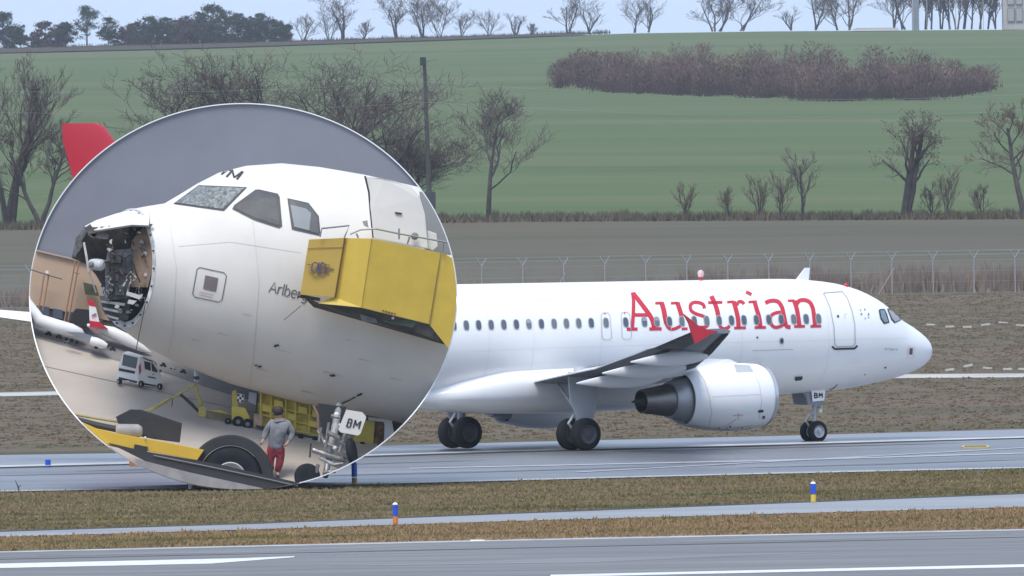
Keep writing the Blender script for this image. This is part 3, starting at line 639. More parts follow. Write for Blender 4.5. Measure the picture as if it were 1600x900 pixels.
# ---- landing gear
def wheel(par, x, y, r, wd, name='wheel', rimr=.52, bright=False):
    h = wd / 2; w_ = MB().lathe(A(x, y - h, r), (0, -1, 0), [(0, r * .6), (wd * .04, r * .86), (wd * .2, r * .98), (wd * .5, r), (wd * .8, r * .98), (wd * .96, r * .86), (wd, r * .6)], 32, caps=False).build(name, tyre, par, smooth=True)
    for s in (-1, 1):
        MB().lathe(A(x, y + s * h * .55, r), (0, -s, 0), [(0, r * .62), (h * .45, r * .58), (h * .4, r * .5), (h * .15, r * .42), (h * .2, r * .18), (h * .5, r * .15), (h * .52, .01)], 24).build('rim', metal if bright else mat('shaded_rim', (.07, .075, .09), .6, .3), w_, smooth=40)  # main gear rims carry the shadow on the wheels in their colour
    return w_
for s in (1, -1):
    y = 3.80 * s
    wheel(plane, XM, y + .46, .57, .42); wheel(plane, XM, y - .46, .57, .42)
    g = MB().tube([A(XM, y, .45), A(XM, y, 1.5)], .10, 12).tube([A(XM, y, 1.4), A(XM - .1, y - .1 * s, 2.9)], .17, 12).tube([A(XM, y - .6, .57), A(XM, y + .6, .57)], .09, 10); leg = g.build('main_gear_leg', strutm, plane, smooth=40)
    MB().tube([A(XM, y, 1.3), A(XM - .05, y - 1.6 * s, 2.5)], .06, 8).build('side_brace', strutm, leg); MB().tube([A(XM + .18, y, 1.25), A(XM + .42, y, .95), A(XM + .15, y, .62)], .05, 6).build('torque_link', strutm, leg)
    MB().rings([[A(x, y + .32 * s + d, z) for x, z in ((XM - .62, 2.85), (XM + .62, 2.75), (XM + .55, 1.75), (XM + .22, 1.02), (XM - .38, .98), (XM - .6, 1.7))] for d in (-.03, .03)]).build('gear_door', mat('door_grey', (.42, .44, .47), .45), leg)
for d in (-.25, .25): wheel(plane, 5.07, d, .385, .24, 'wheel', bright=True)
leg = MB().tube([A(5.07, 0, .36), A(5.0, 0, 1.1)], .06, 10).tube([A(5.02, 0, 1.0), A(4.95, 0, 2.1)], .10, 10).tube([A(5.07, -.3, .385), A(5.07, .3, .385)], .05, 8).build('nose_gear_leg', strutm, plane, smooth=40)
MB().tube([A(5.2, 0, 1.05), A(5.42, 0, .78), A(5.2, 0, .5)], .04, 6).tube([A(5.0, 0, 1.3), A(5.6, 0, 1.9)], .05, 6).build('torque_link', strutm, leg)
MB().lathe(A(4.95, .12, 1.12), (1, 0, 0), [(0, .10), (.12, .11), (.13, .02)], 12).build('landing_light', mat('lamp_lens', (.85, .8, .6), .15), leg); MB().tube([A(4.9, -.3, 1.25), A(4.9, .3, 1.25)], .04, 6).build('cross_bar', strutm, leg)
for s in (-1, 1):
    dr = MB().rings([[A(x, s * (.42 + d), z) for x, z in ((4.75, 1.95), (5.75, 1.95), (5.6, 1.35), (4.95, 1.32))] for d in (0, .03)]).build('nose_gear_door', paintg, leg)
gd = MB().rings([[A(x, .50 + d, z) for x, z in ((4.88, 1.90), (5.50, 1.88), (5.45, 1.46), (4.96, 1.49))] for d in (0, .03)]).build('registration_plate', paint, leg)
b = MB(); B0 = [((0,0),(0,1)),((0,1),(.6,.9)),((.6,.9),(.6,.55)),((.6,.55),(0,.5)),((.6,.5),(.7,.1)),((.7,.1),(0,0))]; M0 = [((1.1,0),(1.15,1)),((1.15,1),(1.5,.4)),((1.5,.4),(1.85,1)),((1.85,1),(1.9,0))]
for (p, q) in B0 + M0:
    P, Q = [A(5.38 - k[0] * .18, .545, 1.59 + k[1] * .17) for k in (p, q)]; b.tube([P, Q], .022, 4)
b.build('plate_lettering', dark, gd)
for s in (-1, 1): MB().tube([A(25.0, .1 * s, CZ - 1.8), A(25.3, .1 * s, CZ - 2.15)], .03, 5).build('drain_mast', paintg, plane)
# ================================================================== TREES
bark = mat('bark', (.068, .058, .056), .9, var=.3, scale=1.5); twig = mat('twigs', (.105, .082, .078), .9, var=.25, scale=.6); twig_r = mat('reddish_twigs', (.115, .07, .06), .9, var=.25, scale=.6)
needle = mat('pine_needles', (.025, .045, .03), .9, var=.4, scale=.7); dead_leaf = mat('dry_leaf_clumps', (.10, .062, .05), .9, var=.3, scale=.5)
def limb(mb, rnd, p, d, L, r, lev, maxlev, spread, up, nseg=4, tips=None, twn=3, twl=.5, sub=None, thin=.012):
    """one limb as a wandering tapered tube; grows children"""
    pts = [p.copy()]; q = p.copy(); dd = d.normalized(); rads = [r]; n = nseg if lev < 2 else 3
    for i in range(n):
        dd = (dd + Vector((rnd.gauss(0, (.035 if spread['one'] else .09) if lev == 0 else .19), rnd.gauss(0, .06 if lev == 0 else .19), rnd.gauss(0, .05 if lev == 0 else .12) + up * .10))).normalized()
        q = q + dd * (L / n); pts.append(q.copy()); rads.append(max(thin * .6, r * (1 - .62 * (i + 1) / n)))
    (sub if lev >= 2 and sub is not None else mb).tube(pts, rads, 7 if lev == 0 else 5 if lev == 1 else 3, lev < 2)
    if lev >= maxlev:
        if tips is not None: tips.append(q)
        return
    k = max(2, round({0: 8, 1: 7, 2: 6, 3: 5}.get(lev, 4) * spread.get('dens', 1)))
    for i in range(k):
        t = (.30 + .7 * (i + rnd.random()) / k) if lev else (spread['base'] + (1 - spread['base']) * (i + .6 * rnd.random()) / k)
        s = min(n - 1, int(t * n)); f = t * n - s; a = pts[s].lerp(pts[s + 1], min(1, f)); ax = (pts[s + 1] - pts[s]).normalized()
        az = rnd.uniform(0, 2 * math.pi); u = ax.orthogonal().normalized(); u.rotate(Matrix.Rotation(az, 3, ax)) if hasattr(u, 'rotate') else None
        an = spread['ang'] * rnd.uniform(.75, 1.2); nd = ax * math.cos(an) + u * math.sin(an); nd.z += .12 * up
        limb(mb, rnd, a, nd, L * spread['ratio'] * rnd.uniform(.7, 1.1) * (1.15 - .4 * t if lev == 0 else 1), max(thin, r * (1 - .6 * t) * (.5 if lev == 0 else .42)), lev + 1, maxlev, spread, up, nseg, tips, twn, twl, sub, thin)
WIDE = 1.25
def bare_tree(label, px, D, hpx, seed, kind='bare_tree', lean=0., base=.3, ang=.85, ratio=.52, maxlev=4, r0=None, stems=1, up=1., m2=None, thin=.014, group=None, clumps=0, trunkf=.72, cm=None, wide=1., dens=1.):
    p = TP(px, D); h = hpx * D / FPX; rnd = random.Random(seed)
    t = thing(kind, label, 'tree', p, group=group); tr, cr = MB(), MB(); tips = []
    for s in range(stems):
        off = Vector((rnd.uniform(-.03, .03) * h, rnd.uniform(-.2, .2), 0)) * (stems > 1)
        d = Vector((lean + (rnd.uniform(-.35, .35) if stems > 1 else 0) * wide, rnd.uniform(-.1, .1), 1))
        limb(tr, rnd, off + Vector((0, 0, -.1)), d, h * trunkf, (r0 or h * .022), 0, maxlev, dict(base=base, ang=ang, ratio=ratio, dens=dens, one=stems == 1), up, 6, tips, sub=cr, thin=thin)
    top = max(v.z for v in cr.v + tr.v); k = h / top
    for v in cr.v + tr.v: v.z *= k; v.x *= (k * .5 + .5) * wide * WIDE; v.y *= (k * .5 + .5) * wide * WIDE
    for v in tips: v.z *= k; v.x *= (k * .5 + .5) * wide * WIDE; v.y *= (k * .5 + .5) * wide * WIDE
    tr.build('trunk', bark, t, smooth=True, fix=False); cr.build('crown', m2 or twig, t, fix=False)
    if clumps:
        c = MB()
        for _ in range(clumps):
            q = rnd.choice(tips)
            for _ in range(26):
                a = q + Vector((rnd.gauss(0, .3), rnd.gauss(0, .3), rnd.gauss(0, .22))); e = Vector((rnd.uniform(-.12, .12), rnd.uniform(-.12, .12), rnd.uniform(-.12, .12))); g_ = Vector((rnd.uniform(-.12, .12), rnd.uniform(-.12, .12), rnd.uniform(-.12, .12)))
                c.poly([a, a + e, a + g_])
        c.build('leaf_clumps', cm or dead_leaf, t, fix=False)
    return t
G1 = 'bare trees along the foot of the hill'
bare_tree('tall bare tree with several upright stems at the left photo edge', 14, 1338, 290, 11, base=.35, ang=.55, ratio=.5, stems=3, group=G1, thin=.016, wide=.8, r0=.3)
bare_tree('smaller forked bare tree between the left edge and the red tail fin', 66, 1336, 178, 12, base=.35, ang=.7, ratio=.5, stems=2, group=G1, thin=.016, r0=.2)
bare_tree('low wide bare tree rising behind the upper left of the oval display', 322, 1340, 283, 13, base=.5, ang=.8, ratio=.5, stems=3, group=G1, thin=.018, r0=.2, wide=1.25, dens=.82)
bare_tree('broad old bare tree with thick twisting limbs above the middle of the oval display', 408, 1338, 290, 14, base=.45, ang=.85, ratio=.55, stems=2, group=G1, thin=.018, r0=.36, wide=1.2, dens=.82)
bare_tree('broad bare tree with a limb reaching right above the oval display', 480, 1342, 285, 15, base=.45, ang=.95, ratio=.58, stems=2, group=G1, thin=.018, r0=.34, lean=.1, wide=1.2, dens=.82)
bare_tree('bare tree leaning right just left of the wooden pole', 545, 1337, 250, 16, base=.45, ang=.8, ratio=.55, stems=2, lean=.35, group=G1, thin=.018, r0=.28, wide=1., dens=.82)
bare_tree('low bushy bare tree at the foot of the wooden pole', 625, 1340, 165, 17, base=.15, ang=.9, ratio=.62, stems=3, group=G1, thin=.016, wide=1.2, r0=.14)
bare_tree('single bare tree with a straight trunk right of the wooden pole', 765, 1334, 219, 22, base=.34, ang=.72, ratio=.56, group=G1, thin=.016, r0=.22, trunkf=.8, wide=1.0)
bare_tree('bare tree with brown hanging clumps and thick double trunk above the nose', 1418, 1336, 172, 25, base=.4, ang=1.0, ratio=.46, stems=2, group=G1, thin=.016, r0=.34, clumps=70, wide=.85, dens=.78)
bare_tree('leaning reddish bare tree at the far right, cut off', 1604, 1336, 190, 27, base=.4, ang=.9, ratio=.5, lean=-.25, group=G1, thin=.016, r0=.26, m2=twig_r, wide=.9)
bare_tree('thin bare sapling standing right of the red lettering', 1256, 1334, 115, 30, base=.2, ang=.6, ratio=.5, group=G1, maxlev=3, r0=.13, thin=.018, wide=.9)
for i, (px, h, lb) in enumerate(((1222, 82, 'slim bare sapling between two others above the forward door'), (1190, 75, 'short bare sapling, left of the pair above the forward door'), (1141, 55, 'small bare bush between the sapling pair and the lone shrub'), (1076, 62, 'lone small bare shrub above the first letters of the lettering'), (1480, 85, 'low reddish bare bush right of the big clumped tree'), (1537, 55, 'small bare bush near the right photo edge'), (1458, 60, 'low scrubby bush touching the big clumped tree'))):
    bare_tree(lb, px, 1334 + i * .7, h, 40 + i, 'bare_bush', base=.06, ang=.55, ratio=.55, stems=3, maxlev=3, r0=.06, thin=.012, dens=.8, m2=twig_r, group='small bare bushes along the field edge', wide=.8)
# ---- trees on the ridge
def pine(label, px, D, hpx, seed, bushy=1., group='trees along the ridge', m=None, n=70, low=.25, nm='pine_tree'):
    p = TP(px, D); h = hpx * D / FPX; rnd = random.Random(seed); t = thing(nm, label, 'tree', p, group=group)
    MB().tube([(0, 0, -.3), (rnd.uniform(-.3, .3), 0, h * .5), (rnd.uniform(-.4, .4), 0, h * .95)], [h * .025, h * .018, .05], 6).build('trunk', bark, t)
    c = MB(); lb = MB()
    for i in range(n):
        z = h * rnd.uniform(low, 1.); w_ = h * .40 * bushy * math.sin(math.pi * min(1, max(.06, (z / h - low * .6) / (1.02 - low * .6)))) ** .6; a = rnd.uniform(0, 6.28); r = w_ * rnd.uniform(.2, 1)
        q = Vector((math.cos(a) * r, math.sin(a) * r, z)); cs = h * .055 * rnd.uniform(.6, 1.5)
        lb.tube([(0, 0, z - r * .4), q], [.07, .03], 3, False)
        for _ in range(60):
            u = Vector((rnd.gauss(0, cs), rnd.gauss(0, cs), rnd.gauss(0, cs * .55))); e = [Vector((rnd.uniform(-1, 1), rnd.uniform(-1, 1), rnd.uniform(-1, 1))) * .34 for _ in range(2)]
            c.poly([q + u, q + u + e[0], q + u + e[1]])
    lb.build('branches', bark, t, fix=False); c.build('crown', m or needle, t, fix=False); return t
purp = mat('purple_twigs', (.085, .055, .055), .9, var=.3, scale=.3)
pine('dark round topped pine at the very left end of the ridge', 12, 3690, 56, 1, 1.5)
pine('small dark pine standing between the leftmost pine and the reddish bush', 38, 3690, 30, 2, 1.)
pine('reddish bushy tree on the ridge right of the two leftmost pines', 78, 3692, 40, 3, 1.6, m=purp, low=.05, nm='bushy_tree')
pine('dark mid sized pine left of the tallest slender pine', 108, 3690, 38, 4, 1.2)
pine('tall slender open pine on the left part of the ridge', 142, 3690, 62, 5, 1.0, n=46)
pine('pine with an open crown just right of the tall slender pine', 175, 3690, 44, 6, 1.0, n=42)
pine('broad low dark tree at the start of the dense ridge clump', 212, 3692, 34, 7, 1.9, low=.0, m=purp, nm='bushy_tree')
pine('dark round evergreen in the dense ridge clump, left of its middle', 238, 3690, 46, 8, 1.6, low=.05)
pine('dark wide evergreen in the middle of the dense ridge clump', 268, 3694, 42, 9, 1.8, low=.0)
pine('reddish tree between the dark evergreens of the ridge clump', 298, 3692, 44, 10, 1.5, low=.0, m=purp, nm='bushy_tree')
pine('tallest dark evergreen of the dense ridge clump', 340, 3690, 60, 11, 1.6, low=.0, n=110)
pine('dark evergreen right of the tallest one in the ridge clump', 378, 3690, 46, 12, 1.6, low=.0, n=90)
pine('dark evergreen with a gap in its crown, right end of the ridge clump', 415, 3690, 44, 13, 1.7, low=.1, n=80)
pine('low dark evergreen at the right foot of the ridge clump', 448, 3691, 30, 14, 1.6, low=.0)
for i, (px, h, mm, bu, lb) in enumerate(((196, 26, 1, 2.2, 'low reddish bush under the left end of the dense ridge clump'), (224, 34, 0, 2.0, 'low dark evergreen, second in the dense ridge clump'), (253, 34, 1, 2.2, 'reddish undergrowth tree below the wide evergreen of the clump'), (284, 38, 0, 2.0, 'dark evergreen left of the reddish tree in the clump'), (312, 36, 1, 2.2, 'reddish bush right of the reddish tree in the clump'), (326, 46, 0, 1.7, 'dark evergreen touching the left of the tallest clump tree'), (358, 50, 0, 1.7, 'dark evergreen touching the right of the tallest clump tree'), (397, 40, 0, 2.0, 'dark low evergreen between two others near the clump end'), (434, 34, 0, 1.9, 'dark evergreen before the low one at the clump end'), (95, 26, 1, 2.2, 'low reddish bush left of the mid sized pine'), (60, 24, 1, 2.2, 'low reddish bush right of the small dark pine'), (24, 36, 0, 1.8, 'dark crown behind the leftmost ridge pine'))):
    pine(lb, px, 3695 + i % 4, h, 300 + i, bu, m=purp if mm else None, low=.0, nm='bushy_tree' if mm else 'pine_tree', n=60)
ridge = [(480, 42, 'hazy twiggy bush', 51, 3, 3), (520, 46, 'reddish rounded bare tree', 52, 3, 3), (542, 78, 'big spreading bare tree with a forked trunk', 53, 2, 4), (575, 30, 'low reddish bush', 54, 3, 3), (628, 74, 'tall bare tree', 55, 2, 4), (665, 66, 'bare tree', 56, 2, 4), (695, 72, 'large dense bare tree', 57, 3, 4), (725, 40, 'small bare bush', 58, 3, 3), (770, 42, 'rounded small bare tree', 59, 3, 3), (812, 34, 'small bare tree', 60, 2, 3), (838, 20, 'tiny low bush', 61, 3, 3), (893, 62, 'leaning bare tree', 62, 1, 4), (925, 48, 'forked bare tree', 63, 2, 3), (998, 52, 'thin upright bare tree', 64, 3, 3), (1020, 60, 'tall thin bare tree', 65, 2, 3), (1122, 62, 'slender bare tree', 66, 2, 4), (1133, 66, 'upright bare tree', 67, 1, 4), (1166, 72, 'spreading bare tree with a dark trunk', 68, 1, 4), (1242, 36, 'small thin bare tree', 69, 1, 3), (1278, 74, 'large bare tree with long limbs', 70, 1, 4), (1316, 60, 'bare tree', 71, 2, 4), (1336, 78, 'tall leaning bare tree', 72, 1, 4), (1405, 84, 'dark trunked bare tree', 73, 1, 4), (1418, 80, 'bare tree close to the dense wood', 74, 2, 4)]
near = {480: 'beside the evergreen clump', 520: 'left of the big forked tree', 542: 'on the ridge above the oval display', 575: 'right of the big forked tree', 628: 'on the ridge left of the wooden pole', 665: 'on the ridge straight above the wooden pole', 695: 'on the ridge right of the wooden pole', 725: 'right of the large dense tree', 770: 'above the lone straight tree on the slope', 812: 'left of the tiny bush on the ridge', 838: 'on the ridge left of the thicket', 893: 'above the left end of the thicket', 925: 'above the left part of the thicket', 998: 'left of the taller thin one above the thicket', 1020: 'above the thicket, right of its neighbour', 1122: 'on the ridge, left of a touching neighbour', 1133: 'touching the slender one on the ridge', 1166: 'on the ridge above the middle of the thicket', 1242: 'on the ridge between two larger trees', 1278: 'on the ridge above the thicket right half', 1316: 'between two taller ones', 1336: 'on the ridge left of the pale track', 1405: 'on the ridge right of the pale track', 1418: 'on the ridge'}
for i, (px, h, lb, sd_, st_, ml) in enumerate(ridge):
    bare_tree(lb + ' ' + near[px], px, 3688 + (i % 5), h * 1.12, sd_, base=.06, ang=.62, ratio=.6, stems=max(2, st_), maxlev=ml, thin=.026, r0=.2 if st_ < 3 else .1, dens=.72, up=1., m2=purp if 'redd' in lb else twig, group='trees along the ridge', wide=1.15)
# dense wood near the building
for i, px in enumerate((1440, 1452, 1463, 1476, 1489, 1501, 1512, 1526, 1539, 1552, 1563)):
    bare_tree(('tall tree of the dense wood on the ridge, %s from its left end' % ['first', 'second', 'third', 'fourth', 'fifth', 'sixth', 'seventh', 'eighth', 'ninth', 'tenth', 'eleventh'][i]), px, 3686 + (i * 7) % 11, 90 + (i * 13) % 20, 80 + i, base=.15, ang=.6, ratio=.5, stems=2, maxlev=3, thin=.08, r0=.3, group='dense wood beside the building', wide=.62, clumps=70, cm=needle)
# white poles before the wood
for i, px in enumerate((1433, 1455, 1491, 1500, 1543)):
    t = thing('pale_pole', 'thin pale pole before the dense wood on the ridge, %s from the left' % words[i], 'pole', TP(px, 3670), group='pale poles before the dense wood')
    s = 3670 / FPX; MB().tube([(0, 0, -.5), (0, 0, 60 * s)], [.9 * s * .6, .5 * s], 6).build('shaft', mat('pale_pole_paint', (.42, .45, .48), .6), t); MB().lathe((0, 0, 59 * s), (0, 0, 1), [(0, .9 * s), (1.5 * s, .9 * s)], 6).build('cap', strutm, t)
t = thing('grey_silo', 'pale grey slab tower standing left of the dense wood on the ridge', 'tower', TP(1437, 3675)); s = 3675 / FPX
MB().box((0, 0, 32 * s), (11 * s, 9 * s, 66 * s)).build('wall', mat('hazy_grey_wall', (.20, .23, .26), .8, var=.1, scale=.3), t); MB().box((0, 0, 65.5 * s), (12 * s, 10 * s, 1.5 * s)).build('roof', strutm, t)
# building at the right
bw = mat('pale_render', (.42, .40, .38), .8, var=.08, scale=.4); t = thing('ridge_building', 'pale flat walled building on the ridge at the top right corner', 'building', TP(1590, 3680)); s = 3680 / FPX
hb = MB().box((2 * s, 4, 30 * s), (36 * s, 10, 62 * s)).build('wall', bw, t)
for (x, z) in ((-4, 22), (9, 22), (-4, 45), (9, 45)):
    f = MB().box((x * s, -1.15, z * s), (11 * s, .3, 22 * s if z < 30 else 15 * s)).build('window', mat('dark_frame', (.14, .15, .17), .6), t); MB().box((x * s, -1.32, z * s), (9 * s, .06, 19.5 * s if z < 30 else 13 * s)).build('pane', mat('pale_blind', (.36, .35, .34), .5), f)
MB().box((2 * s, 4, 62 * s), (38 * s, 11, 2.4 * s)).build('roof', strutm, t)
b = MB(); b.rings([[TP(x, 3640) + Vector((0, 0, .3)) for x in (1335, 1370, 1412)], [TP(x, 3680) + Vector((0, 0, .5)) for x in (1345, 1375, 1408)]], False, False, closed=False); b.build('track', mat('pale_track', (.30, .27, .22), .9, var=.2, scale=.3), fix=False)['kind'] = 'structure'
# ---- thicket on the slope: nobody could count its stems
rnd = random.Random(5); base_l = [(865, 137), (900, 141), (960, 146), (1100, 151), (1300, 159), (1450, 157), (1555, 146)]; top_l = [(868, 92), (876, 80), (900, 76), (940, 72), (990, 77), (1040, 70), (1085, 62), (1150, 72), (1230, 72), (1310, 66), (1330, 78), (1390, 70), (1420, 84), (1470, 84), (1520, 92), (1535, 80), (1548, 90), (1555, 104)]
def D_at(px, y):
    D = 2000
    for _ in range(60):
        z = T((px - 800) / FPX * D, D); yy = yhor(px) - (z - CH) * FPX / D
        D *= 1 + (yy - y) * .0012
    return D
shd = mat('thicket_twigs', (.105, .075, .078), .95, var=.35, scale=.25); shd2 = mat('thicket_stems', (.07, .052, .055), .95, var=.3, scale=.25)
tb = [MB() for _ in range(4)]
def fy(x): return interp(x, base_l) - interp(x, top_l)
for i in range(420):
    px = rnd.uniform(872, 1549); row = (i / 420.)                     # 0 = front, 1 = back row
    yb_ = interp(px, base_l) - row * 16; D = D_at(px, yb_); p = TP(px, D)
    e_ = min(1., (px - 862) / 40., (1558 - px) / 30.)
    hb2 = fy(px) * D / FPX * (.60 + .34 * row) * (.80 + .32 * nz(Vector((px * .02, 7.3, row * 2)))) * max(.8, e_)
    rx = rnd.uniform(.8, 2.6); mi = min(3, max(0, int(2 + 1.9 * nz(Vector((px * .012, row * 3, 1.7))) + rnd.uniform(-.9, .9))))
    for _ in range(5):
        e = p + Vector((rnd.gauss(0, rx * .4), rnd.gauss(0, rx * .3), hb2 * rnd.uniform(.5, .85))); tb[0].tube([p + Vector((rnd.gauss(0, rx * .3), rnd.gauss(0, .6), -.2)), e], [.07, .03], 3, False)
    if row < .3:  # low dark tufts put the shade among dense stems into colour
        for _ in range(60):
            q = p + Vector((rnd.gauss(0, rx * .7), rnd.gauss(0, .5), rnd.uniform(0, hb2 * .3))); tb[0].poly([q, q + Vector((.12, 0, 0)), q + Vector((rnd.gauss(0, .3), 0, rnd.uniform(.5, 1.3)))])
    for _ in range(150):
        a = rnd.uniform(0, 6.28); v = rnd.random(); zz = hb2 * (.12 + .88 * v); rr = rx * math.sqrt(max(.05, 1 - (max(0, v - .45) / .58) ** 2)) * rnd.uniform(.5, 1.)
        q = p + Vector((math.cos(a) * rr, math.sin(a) * rr, zz)); out = Vector((math.cos(a) * .5, math.sin(a) * .5, rnd.uniform(.1, 1.))).normalized(); L = rnd.uniform(.35, 1.0) * (1.5 if rnd.random() < .04 else 1)
        sdv = Vector((rnd.uniform(-.07, .07), rnd.uniform(-.07, .07), rnd.uniform(-.04, .04))); tb[mi].poly([q - sdv, q + sdv, q + out * L + Vector((rnd.gauss(0, .15), rnd.gauss(0, .15), 0))])
o = MB(); cuts = []
for q in tb: o.add(q); cuts.append(len(o.f))
tcs = [mat('thicket_twigs_%s' % n_, c_, .95, var=.3, scale=.3) for n_, c_ in (('dark', (.055, .036, .038)), ('brown', (.115, .068, .058)), ('mauve', (.145, .09, .085)), ('tan', (.20, .13, .10)))]
o = o.build('thicket', tcs, fix=False)
for i, pl in enumerate(o.data.polygons): pl.material_index = next(j for j in range(4) if i < cuts[j])
tag(o, 'long purple brown thicket of bare bushes on the green slope', 'thicket', kind='stuff')
# ---- wooden pole and wires
p0 = TP(674, 1334); sc = 1334 / FPX
pole = thing('utility_pole', 'weathered wooden utility pole leaning left above the oval display', 'pole', p0)
tp = Vector((-9.5 * sc + 256 * sc * ROLL, 0, 258 * sc))
MB().tube([(0, 0, -.2), tp * .5, tp], [.24, .2, .15], 10).build('shaft', mat('grey_wood', (.07, .065, .062), .9, var=.3, scale=2), pole)
MB().box(tp + Vector((-.12, -.2, -.35)), (.5, .3, .7)).build('crossarm_box', dark, pole); MB().lathe(tp * .68 + Vector((-.25, -.1, 0)), (0, 0, 1), [(0, .09), (.25, .07)], 8).build('insulator', dark, pole)
MB().box((.05, 0, 1.9), (.9, .7, 1.5)).build('transformer', mat('dark_box', (.05, .055, .06), .6), pole, bevel=.06); MB().lathe(tp * .28, (0, 0, 1), [(0, .2), (.12, .2)], 10).build('marker_band', mat('yellow_sleeve', (.75, .55, .08), .5), pole)
wire = mat('wire', (.30, .30, .32), .5)
for i, (y0, yR, yL) in enumerate(((128, 148, 131), (160, 170, 165))):
    b = MB(); a = At(668, y0, 1333); e = At(1900, yR - 20, 1500); c = At(-300, yL, 1250); s_ = []
    for k in range(41):
        t = k / 40; q = a.lerp(e, t); q.z -= math.sin(math.pi * t) * 1.6; s_.append(q)
    b.tube(s_, .012, 3, False); s_ = []
    for k in range(31):
        t = k / 30; q = a.lerp(c, t); q.z -= math.sin(math.pi * t) * .8; s_.append(q)
    b.tube(s_, .012, 3, False)
    o = b.build('overhead_wire', wire, fix=False); tag(o, ('upper' if i == 0 else 'lower') + ' thin overhead wire fixed to the wooden pole', 'wire', group='overhead wires on the wooden pole')
# a few dead stalks beside the runway on the left
q = G(30, 768.5); t = thing('dead_stalk', 'thin dead weed stalk on the grass edge at far left', 'weed', q); L = q.y / FPX
MB().tube([(0, 0, 0), (-2 * L, 0, 9 * L), (-6 * L, 0, 18 * L)], [.03, .02, .01], 4).tube([(-1 * L, 0, 7 * L), (3 * L, 0, 11 * L)], [.02, .01], 4).build('stem', twig, t)
# ================================================================== OVAL DISPLAY (stands on the grass edge before the airliner's tail)
D0 = 487.0; EC = (380.0, 463.5); EA, EB = 333.5, 301.5
def P(px, py, w=0.): return At(px, py, D0 + w)
def S(px): return px / FPX * D0           # a length in photo pixels as metres at the display
def ell(phi, k=1.0): return (EC[0] + EA * k * math.cos(phi), EC[1] + EB * k * math.sin(phi))
NE = 96
_pl = []
for i in range(NE):
    a = ray(*ell(2 * math.pi * i / NE, .999)); c = ray(*ell(2 * math.pi * (i + 1) / NE, .999)); n = a.cross(c).normalized()
    if n.dot(ray(*EC)) > 0: n = -n
    _pl.append(n)
def clip(bm, M):
    o = M.inverted() @ CAM
    for n in _pl:
        if not any((v.co - o).dot(n) > 1e-4 for v in bm.verts): continue
        r = bmesh.ops.bisect_plane(bm, geom=list(bm.verts) + list(bm.edges) + list(bm.faces), dist=1e-5, plane_co=o, plane_no=n, clear_outer=True)
        es = [e for e in r['geom_cut'] if isinstance(e, bmesh.types.BMEdge) and e.is_valid and len(e.link_faces) == 1]
        if es:
            try: bmesh.ops.edgenet_fill(bm, edges=es)
            except Exception: pass
def yb(px): return 482 + .25 * (px - 45)
def FWD(px, py): return 9.0 * (790 - py) / (790 - yb(px))
def OF(px, py, dz=0.):                    # a point on the raked apron seen at this pixel
    q = P(px, py, FWD(px, py)); q.z += dz; return q
def base(px, py): return P(px, py, FWD(px, py))
def loop(pts, w): return [P(x, y, w) for x, y in pts]
def slab(pts, w0, w1, b=None):            # outline with a real thickness; pts may carry an own depth
    b = b or MB(); f = [P(q[0], q[1], (q[2] if len(q) > 2 else w0)) for q in pts]; k = [P(q[0], q[1], (q[2] if len(q) > 2 else w0) + (w1 - w0)) for q in pts]
    return b.rings([f, k])
def inset(name, label, cat, px, py, w=None, group=None): return thing(name, label, cat, P(px, py, FWD(px, py) if w is None else w), group=group)
def bld(mb, name, m, par, smooth=False, cl=False, bevel=0.): return mb.build(name, m, par, smooth=smooth, world=True, clip=clip if cl else None, bevel=bevel)
oval = thing('oval_display', 'large white rimmed oval display on the grass edge, holding the damaged nose', 'display', P(380, 765, 0))
board = mat('display_sky_board', (.225, .235, .27), .9, var=.10, scale=.18)
rimm = mat('white_rim', (.85, .85, .85), .5)
bk = 9.3
fr = MB().rings([[P(*ell(2 * math.pi * i / NE, .9995), bk) for i in range(NE)], [P(*ell(2 * math.pi * i / NE, .9995), bk + .25) for i in range(NE)]]); bb = bld(fr, 'backdrop', board, oval)
def wf(phi):                              # the tray reaches forward only along the lower half
    s = max(0., math.sin(phi) - .02); return bk * (1 - min(1., s / .62) ** .7)
ph = [2 * math.pi * i / 192 for i in range(192)]
b = MB(); lo = [p for p in ph if math.sin(p) > .02]
b.rings([[P(*ell(p, .9992), wf(p)), P(*ell(p, .9992), bk), P(*ell(p, 1.0035), bk), P(*ell(p, 1.0035), wf(p))] for p in lo]); bld(b, 'tray', mat('tray_grey', (.25, .25, .26), .6), oval)
b = MB(); rr = [[P(*ell(p, .998), wf(p) - .08), P(*ell(p, 1.0035), wf(p) - .08), P(*ell(p, 1.0035), wf(p) + .03), P(*ell(p, .998), wf(p) + .03)] for p in ph]; b.rings(rr + [rr[0]], False, False); bld(b, 'rim', rimm, oval)
for sx in (300, 460):
    q = P(sx, ell(math.acos((sx - EC[0]) / EA))[1], 3.0); b = MB(); b.tube([(q.x, q.y, -.05), (q.x, q.y, q.z + .3)], .12, 8); bld(b, 'leg', strutm, oval)
